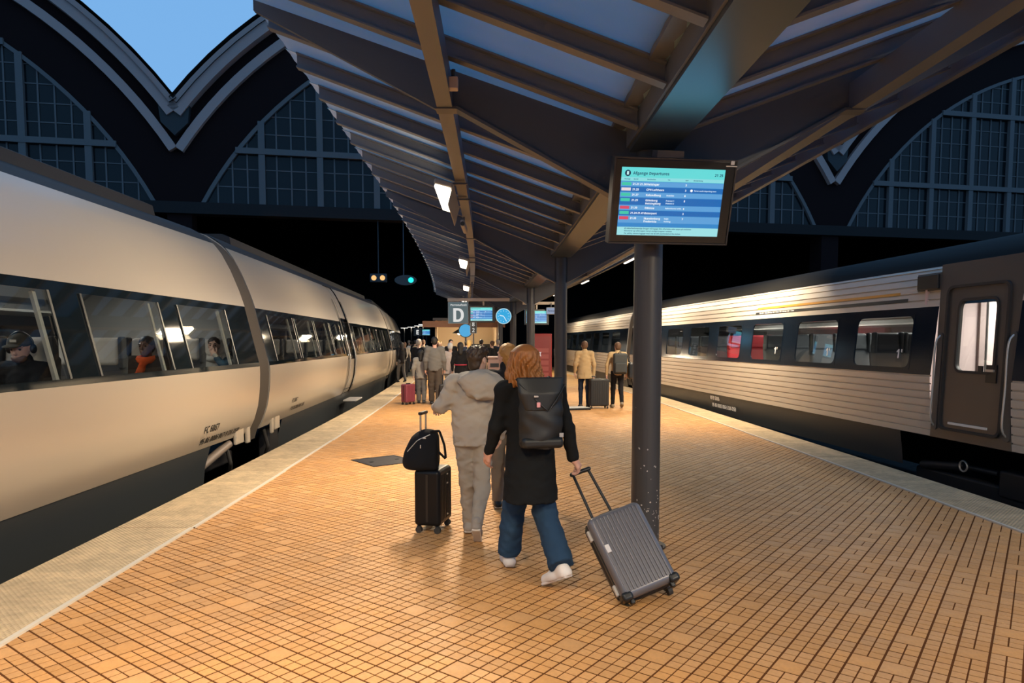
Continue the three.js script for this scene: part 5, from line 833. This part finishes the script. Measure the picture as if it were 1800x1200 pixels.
{ // signals hung from the shed's sill beam over the white train's track
  const a = thing('railway_signal', 'black signal head with two amber lamps above the white train', 'signal', [-6.56, 4.93, -36.9]); rbox('housing', 0.88, 0.46, 0.2, 0.05, M.black, a, [0, 0, 0]); for (const x of [-0.22, 0.22]) add('signal_lamp', new THREE.CylinderGeometry(0.13, 0.13, 0.03, 24).rotateX(Math.PI / 2), glow(1, 0.55, 0.2, 1.1), a, [x, 0, 0.11]); add('hanger', rodGeo([0, 0.22, 0], [0, 2.9, 0], 0.03), M.black, a);
  const b = thing('railway_signal', 'oval signal head with a turquoise lamp above the white train', 'signal', [-5.20, 4.84, -37.1]); const sh = new THREE.Shape(); sh.absellipse(0, 0, 0.57, 0.26, 0, 2 * Math.PI); add('back_plate', new THREE.ExtrudeGeometry(sh, { depth: 0.08, bevelEnabled: false, curveSegments: 24 }), mat(0.03, 0.036, 0.036, 0.5), b, [0, 0, -0.04]); add('signal_lamp', new THREE.CylinderGeometry(0.14, 0.14, 0.03, 24).rotateX(Math.PI / 2), glow(0.02, 0.75, 0.7, 1.3), b, [0.28, 0, 0.05]); add('hanger', rodGeo([-0.1, 0.22, 0], [-0.1, 2.98, 0], 0.025), M.steel, b);
}
{ // far end of the platform
  const e = signBoard('platform_sign', 'distant dark sign with a white letter E on a post', [-7.20, 2.45, -58], 0.6, 0.6, (c, W, H) => { c.fillStyle = '#15191b'; c.fillRect(0, 0, W, H); c.fillStyle = '#f4f4f2'; c.textAlign = 'center'; c.textBaseline = 'middle'; c.font = 'bold 430px sans-serif'; c.fillText('E', W / 2, H * 0.54); }, 0.9); add('post', rodGeo([0, -2.45, -0.1], [0, -0.2, -0.1], 0.04), M.steel, e);
  const s = screenBox('timetable_screen', 'distant timetable screen beside the E sign', [-6.50, 2.42, -58], 0.7, 0.55, [0, 0], 1.0); add('post', rodGeo([0, -2.42, -0.1], [0, -0.2, -0.1], 0.04), M.steel, s);
  for (const [x, s2] of [[-7.0, 60], [-8.0, 65], [-9.3, 70], [-10.7, 75]]) { const l = thing('post_lamp', 'distant white post lamp along the bend of the platform', 'lamp', [x, 0, -s2], 0, 'distant post lamps'); add('post', rodGeo([0, 0, 0], [0, 3.1, 0], 0.05), M.steel, l); rbox('lamp_head', 0.8, 0.08, 0.25, 0.02, M.steel, l, [0, 3.14, 0]); box('diffuser', 0.7, 0.03, 0.2, glow(1, 0.92, 0.8, 3), l, [0, 3.09, 0]); downLight(0.7, 0.2, 60, WARM, [0, 3.06, 0], l); }
}

// ---------- more travellers and their luggage ----------
const tones = { tan: cloth(0.42, 0.30, 0.16), grey: cloth(0.13, 0.125, 0.12), pale: cloth(0.62, 0.52, 0.46), black: cloth(0.012, 0.012, 0.014), brown: cloth(0.07, 0.055, 0.045), navy: cloth(0.02, 0.028, 0.05), green: cloth(0.05, 0.055, 0.05), ash: cloth(0.28, 0.26, 0.23), white: cloth(0.7, 0.67, 0.62) };
const hairC = (r, g, b) => mat(r, g, b, 0.6);
const dark = hairC(0.012, 0.010, 0.009), brownH = hairC(0.10, 0.05, 0.025), blond = hairC(0.60, 0.40, 0.14), greyH = hairC(0.30, 0.27, 0.24);
const tanW = person('person', 'person in belted tan jacket with a shoulder strap and a large black suitcase', [1.98, 0, -18.0], { H: 1.69, cell: 0.018, J: { wrR: [0.23, 0.80, 0.02], elR: [0.245, 1.10, 0.04] }, top: { mat: tones.tan, hem: 0.74, hemR: 0.20, hemRz: 0.15, waist: 0.162, collar: 0.03 }, pants: { mat: tones.navy, w0: 0.085, w1: 0.06, w2: 0.045 }, hair: HAIR.short, hairMat: brownH, shoes: tones.brown });
add('strap', new THREE.TorusGeometry(0.2, 0.012, 6, 40).scale(1, 1.5, 0.62).rotateZ(0.55), M.black, tanW.g, [0.02, 1.13, 0.0]); add('belt_tail', barGeo([-0.02, 0.92, 0.13], [0.02, 0.58, 0.13], 0.035, 0.01), tones.tan, tanW.g);
uprightCase('large black soft suitcase beside the tan jacket', [2.32, 0.001, -17.85], 0.12, 0.48, 0.74, 0.3, mat(0.012, 0.013, 0.015, 0.6), 0.80, { hx: -0.12, hw: 0.07 });
const packM = person('person', 'person in tan sleeves and black trousers with a square charcoal backpack', [2.80, 0, -17.9], { H: 1.66, stride: 0.16, arms: -0.05, yaw: 0.25, cell: 0.018, J: { wrL: [-0.28, 0.86, 0.02], elL: [-0.27, 1.11, 0.03], anR: [0.10, 0.15, 0.16] }, top: { mat: tones.tan, hem: 0.83, collar: 0.03 }, pants: { mat: tones.black, w0: 0.085, w1: 0.062, w2: 0.05 }, hair: HAIR.short, hairMat: brownH, shoes: mat(0.22, 0.18, 0.12, 0.7), skin: SKIN.rosy });
{ const g = thing('backpack', 'square charcoal backpack on tan sleeves', 'backpack', [2.83, 1.13, -17.68]); rbox('body', 0.34, 0.52, 0.18, 0.05, mat(0.028, 0.032, 0.034, 0.7), g, [0, 0, 0]); rbox('front_pocket', 0.28, 0.24, 0.06, 0.025, mat(0.024, 0.028, 0.03, 0.7), g, [0, -0.1, 0.1]); add('grab_loop', tubeGeo([[-0.04, 0.25, -0.05], [0, 0.3, -0.05], [0.04, 0.25, -0.05]], 0.01), M.black, g); const s = thing('shoulder_bag', 'dark shoulder bag hanging beside the square charcoal backpack', 'bag', [3.12, 0.95, -17.85]); rbox('body', 0.14, 0.42, 0.3, 0.05, M.black, s, [0, 0, 0]); add('strap', tubeGeo([[0, 0.2, -0.1], [-0.12, 0.46, -0.05], [-0.02, 0.2, 0.1]], 0.012), M.black, s); }
const greyMan = person('person', 'tall person in charcoal sweater and brown trousers with dark hair', [-1.90, 0, -18.9], { H: 1.80, stride: 0.08, arms: 0.0, cell: 0.018, pitch: -0.1, top: { mat: tones.grey, hem: 0.90, hemR: 0.17, chest: 0.19, waist: 0.17, puff: 0.01 }, pants: { mat: tones.brown, w0: 0.10, w1: 0.085, w2: 0.07 }, hair: HAIR.short, hairMat: dark, shoes: M.black, skin: SKIN.rosy });
uprightCase('black cabin suitcase rolled by the charcoal sweater', [-1.58, 0.001, -18.7], 0.05, 0.36, 0.56, 0.22, mat(0.012, 0.012, 0.014, 0.45), 0.82, { hw: 0.08 });
person('person', 'small person in ash grey tracksuit beside the pink suitcase', [-2.30, 0, -19.2], { H: 1.46, stride: 0.08, cell: 0.018, top: { mat: tones.ash, hem: 0.68, puff: 0.006 }, pants: { mat: tones.grey, w0: 0.095, w1: 0.08, w2: 0.07 }, hair: HAIR.long, hairMat: dark, shoes: M.black });
uprightCase('small wine red and pink suitcase behind the ash grey tracksuit', [-2.62, 0.001, -18.95], 0.9, 0.34, 0.55, 0.22, mat(0.20, 0.04, 0.06, 0.4), 0, { band: M.black });
person('person', 'person in pale pink top with a white hood near the charcoal sweater', [-1.62, 0, -20.6], { H: 1.64, cell: 0.02, top: { mat: tones.pale, hem: 0.72, hemR: 0.19 }, pants: { mat: tones.ash }, hair: HAIR.short, hairMat: tones.white, shoes: M.black });
const blk = person('person', 'person in black with a red belt and long dark hair', [-1.28, 0, -19.9], { H: 1.66, cell: 0.02, top: { mat: tones.black, hem: 0.70, hemR: 0.18 }, pants: { mat: tones.black }, hair: HAIR.long, hairMat: dark, shoes: M.black });
add('belt', new THREE.TorusGeometry(0.165, 0.018, 8, 36).rotateX(Math.PI / 2).scale(1, 1, 0.78), mat(0.45, 0.03, 0.06, 0.5), blk.g, [0, 1.03, 0]);
person('person', 'person with pale blond hair and dark jacket in the crowd', [-1.35, 0, -26.0], { H: 1.74, cell: 0.022, top: { mat: tones.navy }, pants: { mat: tones.black }, hair: HAIR.long, hairMat: blond });
{ // the crowd further off
  const protos = {}; const C = 0.03;
  const kinds = [{ H: 1.76, stride: 0.0, hair: HAIR.short }, { H: 1.66, stride: 0.14, hair: HAIR.long }, { H: 1.70, stride: 0.10, hair: HAIR.bun }];
  const spec = [ // x, s, kind, coat, trousers, hair, label
    [-2.1, 27, 0, 'black', 'grey', dark, 'person in a black jacket with cropped dark hair among the crowd'], [-2.5, 25.5, 1, 'white', 'navy', brownH, 'person in a white top with brown hair among the crowd'], [-1.0, 28.5, 0, 'black', 'navy', dark, 'person in a black coat before the kiosk counter'], [-0.55, 27.6, 2, 'black', 'black', brownH, 'person in all black with a brown hair bun'], [-0.35, 29.4, 0, 'navy', 'black', greyH, 'grey haired person in a navy coat'], [-2.9, 30, 2, 'tan', 'black', blond, 'blond person in a tan coat among the crowd'],
    [-3.6, 31, 0, 'grey', 'black', brownH, 'brown haired person in a grey coat among the crowd'], [-4.0, 33.5, 1, 'tan', 'navy', dark, 'dark haired person in a tan coat among the crowd'], [-4.6, 36, 0, 'black', 'black', dark, 'person in black standing near the train nose'], [-5.2, 39, 2, 'white', 'grey', dark, 'person in a white jacket near the train nose'], [-5.0, 42, 1, 'navy', 'black', blond, 'blond person in navy near the distant screens'], [-6.0, 44, 0, 'black', 'grey', greyH, 'grey haired person in black near the distant screens'], [-6.4, 48, 2, 'tan', 'grey', brownH, 'brown haired person in tan near the distant screens'], [-6.9, 52, 0, 'green', 'black', dark, 'person in a dark green coat near the E sign'], [-5.9, 50, 1, 'pale', 'navy', dark, 'person in a pale pink coat near the E sign'], [-7.6, 56, 1, 'black', 'navy', brownH, 'brown haired person in black near the E sign'], [-4.3, 29.2, 1, 'black', 'grey', dark, 'long haired person in black behind the ash grey tracksuit'], [-3.2, 34.5, 2, 'white', 'navy', blond, 'blond person in white before the kiosk'],
    [-2.2, 23.2, 1, 'brown', 'black', brownH, 'person in a brown coat just beyond the charcoal sweater'], [-2.75, 22.4, 0, 'black', 'navy', greyH, 'grey haired person in a black coat beyond the ash grey tracksuit'], [-1.75, 31.5, 2, 'pale', 'black', dark, 'person in a pale coat with a dark bun before the kiosk'], [-3.4, 27.8, 0, 'tan', 'grey', dark, 'dark haired person in a tan coat with grey trousers'], [0.1, 31.2, 1, 'grey', 'black', dark, 'long haired person in grey beyond the clock column'], [-4.7, 33.0, 1, 'ash', 'black', brownH, 'brown haired person in ash grey by the bend'],
  ];
  for (const [x, s, kd, top, pants, hair, label] of spec) {
    let g;
    if (!protos[kd]) { const k = kinds[kd]; g = protos[kd] = person('person', label, [x, 0, -s], { ...k, cell: C, top: { mat: tones[top] }, pants: { mat: tones[pants] }, hairMat: hair, group: 'crowd along the platform' }).g; }
    else { g = protos[kd].clone(); g.name = numbered('person'); g.position.set(x, 0, -s); g.userData = { label, category: 'person', group: 'crowd along the platform' }; for (const o of g.children) { if (o.name === 'jacket') o.material = tones[top]; if (o.name === 'trousers') o.material = tones[pants]; if (o.name === 'hair') o.material = hair; } scene.add(g); }
    g.rotation.y = ((x * 7.3 + s * 3.1) % 1.6) - 0.8 + (kd === 0 ? Math.PI : 0);
  }
}
// ---------- passengers at the windows ----------
const sitJ = { pelvis: [0, 0.10, 0.06], chest: [0, 0.40, 0.10], neck: [0, 0.585, 0.09], head: [0, 0.725, 0.06], shL: [-0.18, 0.53, 0.09], shR: [0.18, 0.53, 0.09], elL: [-0.25, 0.27, 0.0], elR: [0.25, 0.27, 0.0], wrL: [-0.12, 0.24, -0.24], wrR: [0.12, 0.24, -0.24], hipL: [-0.09, 0.08, 0], hipR: [0.09, 0.08, 0], knL: [-0.11, 0.07, -0.44], knR: [0.11, 0.07, -0.44], anL: [-0.11, -0.36, -0.42], anR: [0.11, -0.36, -0.42] };
const seatY = 0.895, sitter = (label, x, s, o) => person('person', label, [x, seatY, -s], { H: 1.7, turn: Math.PI + (o.face ?? 0), seated: true, face: true, cell: 0.012, headCell: 0.005, ...o, J: { ...sitJ, ...o.J } });
const capMan = sitter('seated man in a dark cap and headphones holding a phone', -4.22, 6.15, { face: -0.15, yaw: 0.25, pitch: -0.2, skin: SKIN.rosy, hairMat: hairC(0.09, 0.05, 0.03), J: { wrL: [-0.03, 0.36, -0.26], elL: [-0.24, 0.26, -0.02], wrR: [0.16, 0.36, -0.27], elR: [0.25, 0.28, 0.0] }, hands: { R: { d: [0, 0.3, -1], n: [-1, 0.2, 0], side: 1, curl: 0.7 }, L: { d: [0.2, 0.3, -1], n: [1, 0, 0], curl: 0.6 } }, top: { mat: cloth(0.012, 0.013, 0.016), hem: 0.05, collar: 0.05, puff: 0.01 }, pants: { mat: tones.black } });
{
  const { g, J, B } = capMan, P = (r, u, f) => v3.add(v3.add(v3.add(J.head, B.r, r), B.u, u), B.f, f), bs = [B.r, B.u, B.f], capM = cloth(0.055, 0.05, 0.042);
  const F = new Field(); F.ell(P(0, 0.06, -0.01), [0.088, 0.072, 0.106], 0.01, 'u', bs); F.ell(P(0, -0.06, 0.0), [0.2, 0.085, 0.2], 0.01, 's', bs); F.ell(P(0, 0.045, 0.125), [0.072, 0.012, 0.07], 0.02, 'u', bs); add('cap', F.mesh(0.006), capM, g);
  add('cap_badge', new THREE.BoxGeometry(0.06, 0.022, 0.006), mat(0.5, 0.47, 0.42, 0.6), g, P(0, 0.085, 0.092)).quaternion.setFromRotationMatrix(new THREE.Matrix4().makeBasis(V(...B.r), V(...B.u), V(...B.f)));
  const bd = new Field(); bd.ell(P(0, -0.075, 0.045), [0.06, 0.045, 0.052], 0.01, 'u', bs); bd.ell(P(0, -0.03, 0.09), [0.055, 0.03, 0.05], 0.01, 's', bs); add('beard', bd.mesh(0.006), hairC(0.16, 0.08, 0.045), g);
  const hp = thing('headphones', 'black headphones over the dark cap', 'headphones', g.position.toArray(), g.rotation.y); for (const q of [-1, 1]) add('ear_cup', new THREE.SphereGeometry(1, 18, 12).scale(0.022, 0.042, 0.034), M.black, hp, P(q * 0.098, -0.005, -0.012)); add('band', new THREE.TubeGeometry(new THREE.CatmullRomCurve3([P(-0.1, 0.0, -0.012), P(-0.09, 0.08, -0.016), P(0, 0.145, -0.02), P(0.09, 0.08, -0.016), P(0.1, 0, -0.012)].map((p) => V(...p))), 24, 0.010, 8), M.black, hp);
  const ph = thing('mobile_phone', 'phone in a tan case held by the man in the cap', 'phone', g.position.toArray(), g.rotation.y); rbox('case', 0.075, 0.15, 0.01, 0.004, mat(0.35, 0.2, 0.1, 0.6), ph, [0.085, 0.42, -0.33], [-0.5, 0, 0]); rbox('glass', 0.068, 0.142, 0.003, 0.001, M.black, ph, [0.085, 0.4225, -0.3255], [-0.5, 0, 0]);
}
const scarfW = sitter('seated woman wearing an orange scarf and brown jacket', -4.22, 8.33, { face: 0.05, yaw: -0.1, skin: SKIN.brown, hairMat: dark, hair: HAIR.bun, top: { mat: cloth(0.05, 0.04, 0.035), hem: 0.05, puff: 0.012 }, pants: { mat: tones.black } });
{ const F = new Field(); for (let i = 0; i < 16; i++) { const a = i / 16 * 2 * Math.PI, b = (i + 1) / 16 * 2 * Math.PI, p = (t) => [0.085 * Math.sin(t), 0.585 - 0.02 * Math.cos(t) * -1 * (Math.cos(t) > 0 ? -1 : 1), 0.085 - 0.095 * Math.cos(t)]; F.cap(p(a), p(b), 0.034, 0.034, 0.02); } F.cap([0.0, 0.55, -0.02], [0.06, 0.34, -0.06], 0.036, 0.05, 0.03); F.disp = (x, y, z) => 0.006 * n3(x * 30, y * 50, z * 30); add('scarf', F.mesh(0.008), cloth(0.85, 0.12, 0.025), scarfW.g); }
const sipper = sitter('seated person in pale top and teal sleeve with a hand at the mouth', -4.24, 10.32, { face: 0.1, yaw: 0.1, skin: SKIN.fair, hairMat: hairC(0.03, 0.02, 0.015), hair: HAIR.short, J: { elL: [-0.22, 0.40, -0.16], wrL: [-0.07, 0.585, -0.15], elR: [0.26, 0.28, -0.02] }, hands: { L: { d: [0.45, 0.75, 0.2], n: [0.2, 0.1, 1], curl: 0.8 } }, top: { mat: cloth(0.42, 0.40, 0.36), hem: 0.05 }, pants: { mat: tones.black } });
{ const F = new Field(); F.cap([-0.18, 0.53, 0.09], [-0.22, 0.40, -0.16], 0.066, 0.058, 0.03); F.cap([-0.22, 0.40, -0.16], [-0.1, 0.545, -0.15], 0.056, 0.045, 0.03); add('sleeve', F.mesh(0.01), cloth(0.03, 0.07, 0.11), sipper.g); add('hood', new THREE.TorusGeometry(0.11, 0.04, 10, 28).rotateX(1.3), cloth(0.5, 0.48, 0.44), sipper.g, [0, 0.56, 0.10]); }
scene.traverse((o) => { if (o.userData.car) delete o.userData.car; });
renderer.render(scene, camera);
